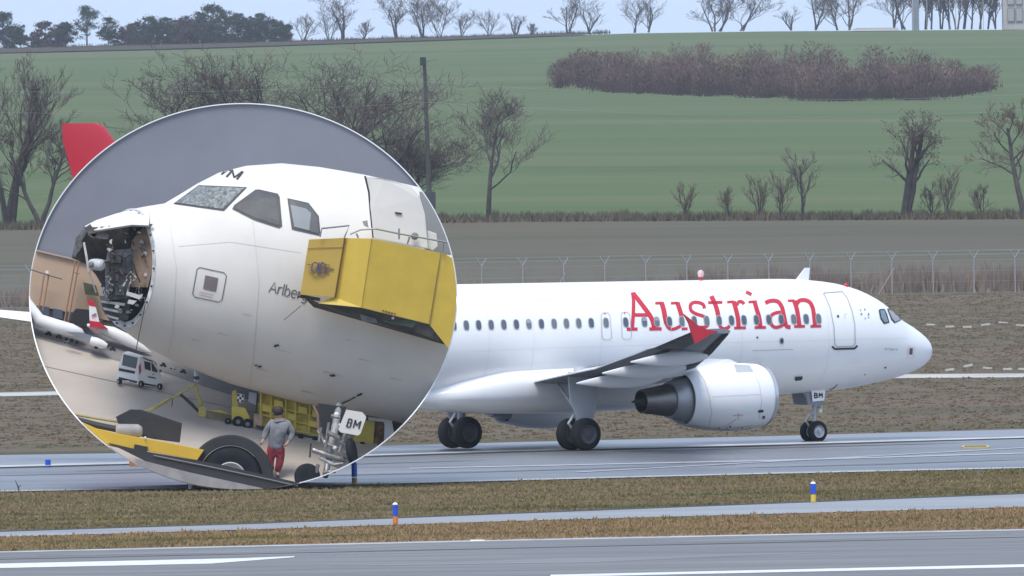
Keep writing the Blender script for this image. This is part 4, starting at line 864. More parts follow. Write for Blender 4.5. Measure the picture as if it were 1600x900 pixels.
# raked apron
apron_m = mat('apron_concrete', (.46, .41, .36), .85, var=.12, scale=.35, bump=.15, bscale=5, stretch=(.3, 1, 1)); apron_d = mat('apron_asphalt', (.20, .195, .195), .85, var=.15, scale=.4)
def sheet(name, top, bot, m, dz):
    b = MB(); xs = sorted(set([40, 720] + [40 + 34 * i for i in range(21)] )); rs = []
    N = 10
    for j in range(N + 1):
        rs.append([OF(x, (interp(x, bot) * (1 - j / N) + interp(x, top) * j / N), dz) for x in xs])
    lower = [[q - Vector((0, 0, .06)) for q in r] for r in rs]
    b.rings(rs, False, False, closed=False)
    o = b.build(name, m, None, clip=clip, fix=False); o['kind'] = 'structure'; return o
sheet('apron', [(40, yb(40)), (720, yb(720))], [(40, 788), (720, 788)], apron_m, 0)
sheet('apron_taxi_lane', [(40, yb(40) + 1), (720, yb(720) + 1)], [(40, 524), (180, 563), (260, 583), (340, 611), (720, 722)], apron_d, .012)
sheet('apron_joint', [(40, 566), (720, 716)], [(40, 566.6), (720, 717)], mat('joint_grey', (.2, .18, .165), .85), .014)
# ---- terminal behind
ter = inset('terminal_building', 'beige terminal hall behind the parked jets at the left of the display', 'building', 90, 500, 8.6)
beige = mat('beige_cladding', (.50, .36, .25), .8, var=.1, scale=.4)
bld(slab([(30, 386), (112, 405), (262, 440), (262, 520), (30, 472)], 8.7, 9.2), 'upper_wall', beige, ter, cl=True)
bld(slab([(30, 472), (262, 520), (262, 545), (30, 505)], 8.75, 9.2), 'lower_wall', mat('dark_base', (.09, .085, .085), .8, var=.3, scale=1.), ter, cl=True)
bld(slab([(30, 383.5), (262, 437.5), (262, 440.5), (30, 386.5)], 8.6, 9.2), 'roof_edge', mat('roof_edge', (.42, .34, .28), .7), ter, cl=True)
for i in range(5): x = 62 + i * 21; bld(slab([(x, 477 + i * 4.6), (x + 15, 480 + i * 4.6), (x + 15, 494 + i * 4.6), (x, 491 + i * 4.6)], 8.68, 8.74), 'window', glass, ter, cl=True)
rust = mat('rust_paint', (.30, .16, .09), .7)
cr = inset('jet_bridge_mast', 'brown twin legged mast in front of the beige terminal, nearest the torn nose', 'mast', 100, 506, 8.2)
for dx in (0, 6): bld(MB().tube([P(118 + dx, 407, 8.3), P(100 + dx, 506, 8.2)], S(1.4), 6), 'leg', rust, cr)
bld(MB().tube([P(115, 425, 8.25), P(125, 428, 8.25)], S(.8), 5), 'crossbar', rust, cr)
cr = inset('floodlight_mast', 'brown mast with a long crossbar and lamps at the far left of the display', 'mast', 62, 486, 8.2)
for dx in (0, 7): bld(MB().tube([P(69 + dx, 430, 8.3), P(60 + dx, 486, 8.2)], S(1.3), 6), 'leg', rust, cr)
bld(MB().tube([P(48, 421, 8.3), P(79, 431, 8.3), P(97, 436, 8.3)], S(1.2), 6), 'crossbar', mat('grey_brown', (.16, .13, .12), .7), cr); bld(MB().lathe(P(74, 427, 8.2), (0, 0, 1), [(0, S(2.5)), (S(4), S(2.5))], 10), 'lamp', rimm, cr)
dt = inset('dark_truck_body', 'dark square body standing behind the small red and white tail', 'truck', 124, 508, 8.0)
bld(slab([(119, 482), (141, 484), (139, 512), (110, 506), (112, 490)], 8.1, 8.5), 'body', mat('black_body', (.02, .02, .022), .6), dt); bld(MB().lathe(P(118, 508, 8.0), (0, 1, 0), [(0, S(3)), (S(2), S(3))], 12), 'wheel', tyre, dt); bld(slab([(130, 441), (150, 446), (155, 463), (133, 460)], 8.2, 8.5), 'green_hood', mat('olive_cover', (.06, .065, .035), .8, var=.3, scale=4), dt)
# parked jets
def pt(l, w): return [P(x, y, w) for x, y in l]
jet = inset('parked_jet', 'parked white jet at the left edge of the display, its engine under the wing', 'airliner', 100, 530, 7.6)
fs = MB().tube(pt([(40, 462), (48, 478), (60, 500), (88, 510), (112, 516), (126, 520), (132, 523)], 7.7), [S(q) for q in (3, 7, 11, 11.5, 10.5, 7, 1.5)], 16); bld(fs, 'fuselage', paint, jet, smooth=True, cl=True)
bld(MB().tube(pt([(141, 532), (150, 535), (160, 538.5), (167, 541)], 7.3), [S(q) for q in (6.5, 8, 7, 4)], 14), 'engine', paint, jet, smooth=True)
bld(slab([(105, 518), (130, 520), (160, 530), (163, 535), (128, 530)], 7.4, 7.5), 'wing', paintg, jet)
for x, y in ((112, 532), (104, 530), (120, 535), (150, 542)): bld(MB().lathe(P(x, y, 7.2), (0, 1, 0), [(0, S(3.2)), (S(3), S(3.2))], 12), 'wheel', tyre, jet)
jt = inset('red_tailed_jet', 'parked white jet with a red and white striped tail beside the torn nose', 'airliner', 190, 545, 7.9)
bld(MB().tube(pt([(136, 508), (155, 513), (175, 519.5), (200, 532), (222, 544), (236, 551)], 8.0), [S(q) for q in (2.5, 6, 9.5, 10, 6, 1)], 16), 'fuselage', paint, jt, smooth=True)
tf = slab([(139, 477), (149.5, 479.5), (155.5, 503), (140, 501)], 7.95, 8.05); bld(tf, 'tail_fin', paint, jt)
bld(slab([(135.5, 467.5), (147, 470.5), (149.5, 479.5), (138.5, 477)], 7.94, 8.06), 'tail_tip', red, jt); bld(slab([(140, 501), (155.5, 503), (168, 513), (140, 511)], 7.6, 7.9), 'tail_root', red, jt)
bld(slab([(143, 492), (150, 489), (151, 491), (144, 494)], 7.9, 7.93), 'tail_emblem', mat('emblem_grey', (.2, .21, .24), .5), jt); bld(slab([(138, 512), (152, 514), (158, 522), (148, 520)], 7.5, 7.6), 'stabiliser', mat('dull_rose', (.30, .16, .16), .6), jt)
# row of distant vehicles on the lane
for i, (x, y, c, n_) in enumerate(((76, 524, 'dk', 'dark'), (92, 528, 'br', 'brown'), (104, 536, 'wh', 'white'), (176, 548, 'dk', 'dark'), (240, 571, 'br', 'brown'), (270, 577, 'wh', 'pale'), (286, 583, 'dk', 'dark'), (255, 573, 'dk', 'black'))):
    lab = ['dark small vehicle nearest the left rim of the display', 'brown small vehicle under the left parked jet', 'white small tractor behind the wheels of the left jet', 'dark low vehicle beside the left jet engine', 'brown low vehicle just right of the white van roof', 'pale low vehicle under the torn jet belly, left of a dark one', 'dark low vehicle under the belly, rightmost in its row', 'black low vehicle between the brown and the pale one'][i]
    v = inset('ground_vehicle', lab, 'vehicle', x, y, None, 'small vehicles far across the apron'); w = FWD(x, y)
    cm_ = mat('vehicle_' + n_, dict(dk=(.03, .03, .033), br=(.16, .10, .07), wh=(.5, .5, .5))[c], .6)
    bld(slab([(x - 5, y - 4), (x + 4, y - 2.5), (x + 5, y), (x - 5, y - 1.3)], w, w + .25), 'body', cm_, v); bld(slab([(x - 2, y - 7), (x + 3, y - 5.8), (x + 4, y - 2.6), (x - 2, y - 3.3)], w + .02, w + .2), 'cab', cm_, v)
    for dx in (-3, 3): bld(MB().lathe(P(x + dx, y + dx * .25 - .5, w - .03), (0, 1, 0), [(0, S(1.4)), (S(1.5), S(1.4))], 8), 'wheel', tyre, v)
# ---- white van
van = inset('white_van', 'small white van seen from behind on the pale apron under the torn nose', 'van', 215, 606)
w0 = FWD(215, 606) + .05
Rl = [(216, 601, 0), (215.5, 575, .0), (219, 557, .05), (226, 556.5, .2), (240, 562.5, .6), (247.5, 578, .75), (253.5, 588, .9), (255, 598, .95), (253, 604, .9), (235, 604, .5)]
Ll = [(181.5, 592, .1), (185, 572, .1), (192, 551, .15), (200, 548.5, .3), (215, 553, .7), (222, 567, .85), (228, 576, 1.0), (230, 586, 1.05), (228, 592, 1.0), (208, 592, .6)]
vb = bld(MB().rings([[P(x, y, w0 - .15 + w * .35) for x, y, w in Rl], [P(x, y, w0 - .15 + w * .35) for x, y, w in Ll]]), 'body', mat('van_paint', (.78, .78, .79), .35, coat=.3), van, bevel=.015)
VB = bvh_of(vb, ROOTM[van.name])
dk = mat('dark_plastic', (.03, .03, .032), .6); vg = mat('van_glass', (.04, .045, .05), .15, spec=.7)
for nm, pl, m in (('rear_window', [(193, 553.5), (215.5, 559), (212.5, 576), (190.5, 570.5)], vg), ('number_plate_panel', [(186, 575), (211, 580), (210.5, 584), (185.5, 579)], dk), ('rear_bumper', [(181.8, 588), (214, 595.5), (215, 601), (182, 593)], dk), ('tail_light', [(216.5, 573), (219.5, 567), (220.5, 580), (217, 586)], mat('lamp_red', (.5, .05, .08), .3)), ('side_window', [(225, 564), (238, 567.5), (246, 579), (245, 582), (226, 576.5)], vg), ('roof_bar', [(223, 558.5), (239, 564), (239.5, 566), (224, 560.5)], dk), ('door_moulding', [(231, 587.5), (243, 590), (243, 591.8), (231, 589.5)], dk), ('door_handle', [(238.5, 583.5), (240.5, 584), (240, 586), (238.5, 585.5)], dk), ('side_sill', [(222, 598), (246, 602), (246, 604), (222, 601)], dk)):
    drape(VB, pl, .012, 5, nm, m, van)
drape(VB, [(234.6, 566.4), (235.8, 566.8), (237, 580), (235.6, 579.6)], .02, 5, 'window_pillar', mat('van_paint', (.78, .78, .79), .35, coat=.3), van)
for x, y, dw, k in ((219, 600, -.16, 1), (248, 604, .05, .95), (185, 596, -.12, .9)):
    wh = bld(MB().lathe(P(x, y, w0 + dw - .05), (.75, .65, 0), [(0, S(4.6) * k), (S(1), S(5.2) * k), (S(4), S(5.2) * k), (S(4.6), S(4.6) * k)], 18), 'wheel', tyre, van, smooth=True); bld(MB().lathe(P(x + (1.8 if k > .92 else 0), y + .3, w0 + dw - .075), (.75, -.65, 0), [(0, S(3.1) * k), (S(.4), S(2.6) * k)], 14), 'rim', mat('pale_rim', (.55, .55, .56), .4), wh)
bld(slab([(249.5, 577), (252.5, 578), (252, 582), (249, 581)], w0 + .0, w0 + .12), 'wing_mirror', dk, van)
# ---- the damaged jet
jet2 = inset('damaged_jet', 'front of a white jet with its nose cone torn off, stairs at its open door', 'airliner', 400, 640, 4.5)
ST = [((205, 327), (195, 512), 42, 88, 3.3), ((214, 325.5), (205, 520), 42, 95, 3.4), ((232, 322), (228, 538), 42, 106, 3.6), ((262, 317), (262, 558), 40, 121, 3.8), ((285, 303), (292, 572), 38, 136, 4.0), ((312, 286), (325, 586), 36, 150, 4.2), ((345, 269), (365, 601), 33, 166, 4.4), ((385, 259), (412, 614), 30, 178, 4.6), ((440, 255), (465, 628), 26, 187, 4.7), ((500, 261), (525, 640), 24, 191, 4.8), ((570, 273), (590, 652), 22, 192, 4.8), ((640, 289), (655, 668), 22, 192, 4.8), ((740, 312), (750, 688), 22, 192, 4.8)]
def jsec(s, sc=1., n=56, dx=0):
    (tx, ty), (bx, by), k, Rp, wc = s; r = []
    cx, cy = (tx + bx) / 2, (ty + by) / 2
    for j in range(n):
        a = 2 * math.pi * j / n; c, d = math.cos(a), math.sin(a)
        r.append(P(cx + dx + ((tx - cx) * c + k * d) * sc, cy + (ty - cy) * c * sc, wc - S(Rp) * .85 * d * sc))
    return r
def jint(u):
    i = min(len(ST) - 2, int(u)); f = u - i; a, c = ST[i], ST[i + 1]
    mix = lambda x, y: x + (y - x) * f
    return ((mix(a[0][0], c[0][0]), mix(a[0][1], c[0][1])), (mix(a[1][0], c[1][0]), mix(a[1][1], c[1][1])), mix(a[2], c[2]), mix(a[3], c[3]), mix(a[4], c[4]))
jp = mat('worn_white_paint', (.68, .65, .60), .6, var=.05, scale=.5)  # warm tint puts bounce light from the apron into the white
jm = MB().rings([jsec(s) for s in ST], False, True); JB0 = BVHTree.FromPolygons(jm.v, jm.f); jf = bld(jm, 'fuselage', jp, jet2, smooth=60, cl=True)
JM = ROOTM[jet2.name]; JB = JB0
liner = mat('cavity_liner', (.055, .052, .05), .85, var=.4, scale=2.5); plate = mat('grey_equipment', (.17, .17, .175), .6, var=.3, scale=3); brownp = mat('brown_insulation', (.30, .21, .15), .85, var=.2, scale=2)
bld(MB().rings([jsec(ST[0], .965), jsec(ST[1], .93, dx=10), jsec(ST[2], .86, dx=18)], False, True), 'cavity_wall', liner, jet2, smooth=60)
fl_ = MB(); a = jsec(ST[0], 1.015, 96); c = jsec(ST[0], .90, 96); fl_.rings([a, c, [q + Vector((.06, .12, 0)) for q in c], [q + Vector((.1, .1, 0)) for q in a], a], False, False); bld(fl_, 'bulkhead_flange', mat('flange_paint', (.62, .62, .60), .55, var=.25, scale=3), jet2)
for j in range(20):
    t = 2 * math.pi * j / 20; s = ST[0]; q = jsec(s, .968, 80)[j * 4]; bld(MB().lathe(q + Vector((0, -.02, 0)), (-.85, -.5, 0), [(-.02, S(1.6)), (.035, S(1.6))], 8), 'flange_bolt', dk, jet2)
# remains of the nose cone: a torn upper shell, white outside and dark inside
U = [(113, 401, 3.9), (119, 374, 3.8), (131, 354, 3.7), (150, 344, 3.6), (180, 334, 3.5), (206, 327.5, 3.4), (236, 321, 3.5)]
Lr = [(118, 402, 3.0), (126, 377, 2.9), (137, 361, 2.7), (155, 359, 2.5), (180, 355, 2.3), (206, 351, 2.1), (232, 352, 1.9)]
b = MB(); n = len(U); rs = []
for i in range(n):
    u, l = U[i], Lr[i]; rs.append([P(u[0] + (l[0] - u[0]) * t, u[1] + (l[1] - u[1]) * t - math.sin(math.pi * t) * 3.5, u[2] + (l[2] - u[2]) * t) for t in (0, .3, .6, 1)] + [P(u[0] + (l[0] - u[0]) * t + 1, u[1] + (l[1] - u[1]) * t + 2.5 - math.sin(math.pi * t) * 3, u[2] + (l[2] - u[2]) * t + .06) for t in (1, .6, .3, 0)])
bld(MB().rings(rs[2:]), 'torn_skin', jp, jet2, smooth=30); bld(MB().rings(rs[:3]), 'torn_edge', mat('torn_composite', (.10, .095, .09), .8, var=.5, scale=6), jet2)
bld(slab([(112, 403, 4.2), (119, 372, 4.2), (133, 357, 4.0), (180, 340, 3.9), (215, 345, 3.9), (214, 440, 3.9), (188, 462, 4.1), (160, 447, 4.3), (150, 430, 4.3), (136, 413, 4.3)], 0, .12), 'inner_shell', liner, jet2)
for pts in ([(132, 356), (141, 350), (152, 366), (146, 372), (139, 368)], [(140, 366), (160, 362), (172, 368), (168, 374), (150, 372)], [(118, 372), (125, 366), (129, 384), (121, 396)]): bld(slab(pts, 2.6, 2.75), 'torn_flap', mat('torn_composite', (.10, .095, .09), .8, var=.5, scale=6), jet2)
bld(slab([(206, 376, 2.9), (224, 354, 2.6), (238, 368, 2.3), (240, 415, 2.3), (231, 449, 2.5), (195, 448, 3.0), (199, 420, 3.0)], 0, .15), 'insulation_panel', brownp, jet2)
bld(slab([(168, 392), (206, 388), (208, 420), (200, 466), (166, 470), (164, 420)], 2.8, 3.4), 'equipment_rack', plate, jet2, bevel=.03)
for (x0, y0, x1, y1) in ((176, 396, 190, 412), (192, 404, 205, 428), (172, 428, 186, 440), (178, 418, 192, 426), (180, 446, 196, 462), (168, 448, 176, 466)): bld(slab([(x0, y0), (x1, y0 + 1), (x1 - 1, y1), (x0 - 1, y1 - 1)], 2.55, 2.9), 'equipment_box', mat('dark_equipment', (.07, .07, .075), .5, var=.3, scale=5), jet2, bevel=.02)
for pl in ([(157, 469), (196, 474), (194, 478), (158, 473)], [(160, 480), (192, 486), (190, 490), (162, 484)], [(165, 491), (186, 497), (184, 500), (168, 495)]): bld(slab(pl, 2.6, 3.2), 'rib', mat('rib_paint', (.33, .33, .33), .6), jet2)
rc = random.Random(3); cab = [mat('cable_black', (.02, .02, .02), .6), mat('cable_pale', (.45, .43, .38), .6), mat('cable_rust', (.12, .07, .045), .6), plate]
for i in range(26):
    x, y = rc.uniform(158, 222), rc.uniform(362, 455); pts_ = [(x, y)]
    for _ in range(3): pts_.append((min(232, max(140, pts_[-1][0] + rc.uniform(-10, 10))), pts_[-1][1] + rc.uniform(2, 11)))
    bld(MB().tube([P(u, v, 2.45 + rc.uniform(-.2, .2)) for u, v in curve(pts_, 3)], S(rc.uniform(.5, 1.2)), 5), 'loose_wire', cab[i % 4], jet2, smooth=True)
for i in range(22):
    t = rc.uniform(0, 6.28); x, y = 196 + 30 * math.cos(t), 415 + 70 * math.sin(t); bld(slab([(x, y), (x + rc.uniform(3, 8), y + rc.uniform(-2, 3)), (x + rc.uniform(2, 7), y + rc.uniform(3, 8)), (x - rc.uniform(0, 3), y + rc.uniform(2, 6))], 2.5 + rc.uniform(-.2, .3), 3.0), 'torn_bracket', cab[3] if i % 3 else mat('pale_strip', (.55, .54, .52), .5), jet2)
for i in range(9):
    t = i / 8; x, y = 132 + 98 * t, 357 - 6 * t + rc.uniform(-1, 1); bld(slab([(x, y - 2), (x + 9, y - 2), (x + 6 + rc.uniform(-3, 3), y + rc.uniform(3, 9)), (x + 2, y + rc.uniform(1, 4))], 2.75 - .7 * t, 2.85 - .7 * t), 'torn_shred', mat('torn_composite', (.10, .095, .09), .8, var=.5, scale=6), jet2)
bld(slab([(155, 462), (205, 462), (200, 500), (172, 502), (160, 485)], 3.2, 3.5), 'lower_bay', plate, jet2)
dr_ = bld(MB().lathe(P(146, 413, 2.3), (.8, -.35, -.1), [(-.12, S(7)), (.0, S(9)), (.3, S(9)), (.36, S(6))], 22), 'radar_drive', mat('drum_paint', (.50, .50, .50), .45), jet2, smooth=40); bld(MB().lathe(P(143, 413, 2.15), (-.5, -.8, 0), [(0, S(5)), (.03, S(5)), (.1, S(2.5))], 14), 'drive_motor', plate, dr_)
bld(MB().tube([P(131, 379, 2.7), P(135, 400, 2.6), P(139, 425, 2.6)], S(2.0), 7).tube([P(139, 425, 2.6), P(150, 457, 2.8)], S(1.3), 6), 'hanging_strip', mat('pale_strip', (.55, .54, .52), .5), jet2)
bld(MB().tube([P(150, 405, 2.6), P(176, 410, 2.7)], S(2), 6), 'mount_arm', plate, jet2); bld(MB().tube([P(206, 405, 2.2), P(214, 430, 2.2), P(219, 441, 2.2)], S(1.6), 6), 'strut', dk, jet2); bld(MB().tube([P(194, 420, 2.4), P(196, 402, 2.4), P(203, 397, 2.4), P(208, 402, 2.4)], S(2.), 6), 'cable', dk, jet2)
for pl in ([(198, 455), (222, 462), (218, 468), (197, 461)], [(201, 468), (214, 470), (208, 476), (199, 474)]): bld(slab(pl, 1.9, 2.3), 'loose_bracket', mat('pale_strip', (.55, .54, .52), .5), jet2)
bld(MB().tube([P(221, 466, 1.7), P(226, 465, 1.5), P(227, 475, 1.5), P(219, 515, 2.2), P(212, 549, 3.6)], S(.8), 5), 'dangling_cable', mat('grey_cable', (.14, .14, .14), .6), jet2)
seal = mat('window_seal', (.06, .06, .065), .6)
def jw(nm, outer, inner, gm):
    o = drape(JB, outer, .02, 8, nm, seal, jet2, clip); drape(JB, inner, .035, 8, 'pane', gm, o, clip)
crk = mat('shattered_glass', (.07, .08, .08), .6, col2=(.30, .32, .31), scale=9, detail=8)
jw('windshield', [(271, 319), (311, 290), (386, 293), (350, 330)], [(275, 318), (312, 292), (382, 294.8), (348.5, 327.5)], crk)
jw('cockpit_window', [(363, 327), (366, 321), (399, 297), (405, 296.5), (434, 303), (437, 308), (441, 354), (436, 357), (396, 344)], [(367, 326), (400, 300), (405, 299.5), (432, 305), (437.5, 351), (434, 353), (398, 341)], mat('dim_glass', (.04, .043, .05), .5, var=.3, scale=1.5))
jw('cockpit_window', [(449, 310), (482, 317.5), (498, 338), (501, 369), (456, 359)], [(452, 313), (481, 320), (495, 339), (498, 365.5), (459, 356)], mat('side_glass', (.07, .075, .085), .5))
drape(JB, [(453.5, 321), (478, 327), (486, 334), (483, 361), (460, 355)], .045, 8, 'window_blind', mat('pale_blind_cloth', (.24, .26, .27), .6), jet2, clip)
grl = mat('grey_lettering', (.13, .13, .13), .6)
drape(JB, stroke([(354, 277), (364, 266)], 2.8) + stroke([(363, 266.5), (366, 278)], 3) + stroke([(366, 278), (379, 268.5)], 2.4) + stroke([(380, 268.5), (370, 281)], 3), .02, 4, 'letter', dk, jet2, clip)
drape(JB, stroke([(346, 273), (356, 265.5)], 2.6) + stroke([(356, 265.5), (361, 267)], 2), .02, 4, 'letter', dk, jet2, clip)
def lettering(word, x, y, h, ang, m, adv=.62, w=.11):
    G_ = {'A': [[(0,0),(.33,1),(.66,0)],[(.12,.33),(.54,.33)]], 'r': [[(.05,0),(.05,.68)],[(.05,.45),(.2,.66),(.38,.68)]], 'l': [[(.08,0),(.08,1.03)]], 'b': [[(.05,1.03),(.05,0),(.3,-.02),(.46,.15),(.46,.5),(.3,.68),(.05,.58)]], 'e': [[(.03,.36),(.47,.36),(.44,.6),(.25,.7),(.06,.58),(.02,.3),(.1,.06),(.28,-.02),(.46,.08)]], 'g': [[(.45,.66),(.45,-.12),(.3,-.3),(.05,-.24)],[(.45,.6),(.2,.68),(.04,.5),(.04,.18),(.2,0),(.45,.1)]]}
    ca, sa = math.cos(ang), math.sin(ang); out = []
    for ch in word:
        for g in G_[ch]:
            out.append((ch, stroke([(x + (u * ca + v * sa) * h, y + (u * sa - v * ca) * h) for u, v in g], h * w)))
        a_ = {'A': .76, 'r': .42, 'l': .24, 'b': .62, 'e': .60, 'g': .6}[ch]; x += a_ * h * ca; y += a_ * h * sa
    return out
for ch, polys in lettering('Arlberg', 420, 456, 17, R(13), grl): drape(JB, polys, .02, 5, 'letter', grl, jet2, clip)
outl = [(312, 418), (350, 426), (354, 431), (347, 468), (342, 472), (305, 464), (301, 459), (308, 421)]
drape(JB, stroke(outl + [outl[0]], 1.4), .02, 5, 'panel_outline', grl, jet2, clip); drape(JB, [(321, 430), (341, 434.5), (337.5, 455.5), (317.5, 451)], .02, 8, 'static_port_plate', mat('taupe_plate', (.17, .14, .14), .6), jet2, clip)
drape(JB, stroke([(312, 456), (334, 461)], .9) + stroke([(311, 460), (332, 465)], .9), .02, 5, 'warning_text', mat('faded_red', (.45, .22, .22), .6), jet2, clip)
drape(JB, stroke([(526, 633), (545, 625), (556, 619)], 1.8) + stroke([(558, 617.5), (566, 614)], 3), .03, 5, 'gear_door_seam', dk, jet2, clip)
for x, y, r, nm in ((433, 539, 3.4, 'probe'), (520, 586, 4., 'probe'), (406, 572, 3, 'drain_port'), (400, 570, 2, 'drain_port'), (430, 541, 2, 'probe')): drape(JB, [(x - r * 1.6, y - r * .2), (x + r * .6, y - r * .6), (x + r * 1.2, y + r * .3), (x - r * .4, y + r * .5)], .03, 8, nm, dk, jet2, clip)
bld(MB().tube([P(444, 500, 1.2), P(470, 478, .9)], S(.8), 5), 'wiper_rod', plate, jet2)
gr = mat('faint_soot', (.52, .50, .47), .7, var=.1, scale=2)
for (x, y, L) in ((430, 545, 26), (505, 580, 30), (400, 575, 20), (340, 520, 18), (560, 560, 26), (470, 610, 28), (300, 530, 14), (610, 590, 20), (380, 490, 14), (540, 530, 16)): drape(JB, stroke([(x, y), (x + L * .5, y + L * .11), (x + L, y + L * .26)], 1.6, .4), .012, 5, 'grime_streak', gr, jet2, clip)
drape(JB, stroke([(262, 330), (276, 420), (270, 520), (262, 556)], .7), .012, 6, 'skin_seam', mat('seam_grey', (.55, .54, .52), .6), jet2, clip); drape(JB, stroke([(395, 345), (405, 440), (398, 540), (390, 605)], .7), .012, 6, 'skin_seam', mat('seam_grey', (.55, .54, .52), .6), jet2, clip); drape(JB, stroke([(280, 385), (360, 378), (470, 395)], .6), .012, 6, 'skin_seam', mat('seam_grey', (.55, .54, .52), .6), jet2, clip)
# open forward door
drape(JB, [(655, 300), (676, 304), (704, 350), (716, 400), (664, 392)], .02, 8, 'doorway', mat('door_recess', (.16, .165, .16), .8), jet2, clip)
bld(slab([(572, 275, .9), (600, 279, .8), (642, 290, .9), (656, 308, .8), (664, 335, .75), (669, 389, .7), (584, 373, .6), (579, 328, .7)], 0, .22), 'open_door', jp, jet2, bevel=.04)
drd = [(571, 275), (577, 300), (579.5, 330), (584, 372)]; bld(MB().tube([P(x - .8, y, .85 - .05 * i) for i, (x, y) in enumerate(drd)], S(1.6), 6), 'door_edge', dk, jet2)
bld(slab([(617, 331), (628, 332.5), (627, 335), (618, 334)], .68, .75), 'door_handle', dk, jet2); bld(MB().lathe(P(648, 369, .55), (0, -1, 0), [(0, S(6)), (.06, S(5.5)), (.08, S(3))], 16), 'door_window', plate, jet2)
for pl in ([(566, 346), (574, 344), (576, 356), (569, 353)],): bld(slab(pl, .75, .85), 'hinge_cover', mat('grey_hinge', (.34, .34, .34), .6), jet2)
bld(slab([(668, 360, .9), (682, 365, .9), (684, 385, .9), (676, 392, .9), (668, 388, .9)], 0, .3), 'door_slide_pack', jp, jet2, bevel=.03)
# nose gear of the damaged jet
gl = bld(MB().tube([P(530, 632, 2.6), P(524, 668, 2.0), P(518, 695, 1.6), P(513, 722, 1.4)], [S(5), S(6.5), S(6), S(5)], 12), 'nose_gear_leg', mat('gear_grey', (.34, .34, .33), .5, var=.3, scale=5), jet2, smooth=True)
for (x0, y0, x1, y1, r) in ((489, 703, 540, 719, 4.2), (500, 715, 532, 730, 3), (505, 690, 528, 700, 3.2), (496, 672, 515, 706, 1.6), (540, 676, 530, 706, 2.6), (545, 680, 543, 700, 1.2), (512, 724, 508, 745, 5)): bld(MB().tube([P(x0, y0, 1.35), P((x0 + x1) / 2, (y0 + y1) / 2 + 1, 1.25), P(x1, y1, 1.35)], S(r), 10), 'gear_link', mat('oily_metal', (.30, .29, .28), .4, .6, var=.4, scale=6) if r > 3 else mat('gear_grey', (.34, .34, .33), .5, var=.3, scale=5), gl, smooth=True)
for (x0, y0, x1, y1, r) in ((502, 668, 498, 690, 2), (514, 660, 508, 700, 2.4), (530, 690, 548, 700, 2), (536, 706, 552, 712, 3), (520, 726, 536, 724, 2.4), (497, 726, 494, 738, 3), (506, 738, 524, 736, 3), (517, 650, 531, 652, 3), (512, 676, 530, 684, 4)): bld(MB().tube([P(x0, y0, 1.2), P(x1, y1, 1.25)], S(r), 8), 'gear_rod', mat('oily_metal', (.30, .29, .28), .4, .6, var=.4, scale=6), gl, smooth=True)
bld(MB().tube([P(486, 693, 1.3), P(484, 715, 1.3)], S(1.6), 6), 'gear_lever', dk, gl)
for x, y, r in ((526, 648, 4.5), (523, 700, 3.5), (531, 664, 2.5), (508, 690, 3)): bld(MB().lathe(P(x, y, 1.3), (0, -1, 0), [(0, S(r)), (.05, S(r)), (.1, S(r * .4))], 12), 'gear_lamp', mat('lamp_glass', (.7, .7, .66), .15), gl)
bld(slab([(497, 630), (541, 636), (533, 682), (512, 690), (503, 674), (498, 650)], 2.4, 2.9), 'gear_bay', dk, jet2)
bld(MB().tube([P(490, 634, 1.9), P(497, 650, 1.7), P(497, 668, 1.6), P(504, 684, 1.5), P(510, 696, 1.4)], S(2.2), 7), 'hose', mat('red_grey_hose', (.16, .10, .095), .7), gl)
for (x, y, r, nm, ax) in ((480, 745, 21, 'left', (.35, -.9, .1)), (549, 706, 21, 'right', (.97, -.2, .15))):
    a_ = Vector(ax).normalized(); q = P(x, y, 1.2) - a_ * S(5)
    wl = bld(MB().lathe(q, ax, [(0, S(r * .6)), (S(.6), S(r * .88)), (S(3), S(r)), (S(8), S(r)), (S(10.4), S(r * .88)), (S(11), S(r * .6))], 28), 'wheel', tyre, gl, smooth=True, cl=True)
gp = bld(slab([(541, 640), (566, 644), (571.5, 650), (572, 653), (563, 678), (559, 680.5), (532, 675.5), (528.5, 671)], 1.0, 1.08), 'registration_plate', jp, jet2)
def lt(polys, w, nm='letter', m=None, par=None, th=.03):
    b = MB()
    for k, q in enumerate(polys): slab(q, w - .001 * k, w + th, b)
    return bld(b, nm, m or dk, par)
lt(stroke([(541.5, 667), (545.5, 654)], 2.4) + stroke([(545.5, 654.4), (550, 655.4)], 1.8) + stroke([(550, 655.4), (549.2, 660.3)], 2.2) + stroke([(543.8, 660), (549, 661)], 1.6) + stroke([(549, 661), (547.2, 667)], 2.2) + stroke([(541.7, 666.6), (547, 667.6)], 1.8), .98, par=gp)
lt(stroke([(552, 668.4), (555.5, 656)], 2.4) + stroke([(555.5, 656.5), (557, 665)], 2.2) + stroke([(557, 665), (563.5, 658.3)], 1.8) + stroke([(563.8, 658), (560.5, 669.8)], 2.4), .98, par=gp)
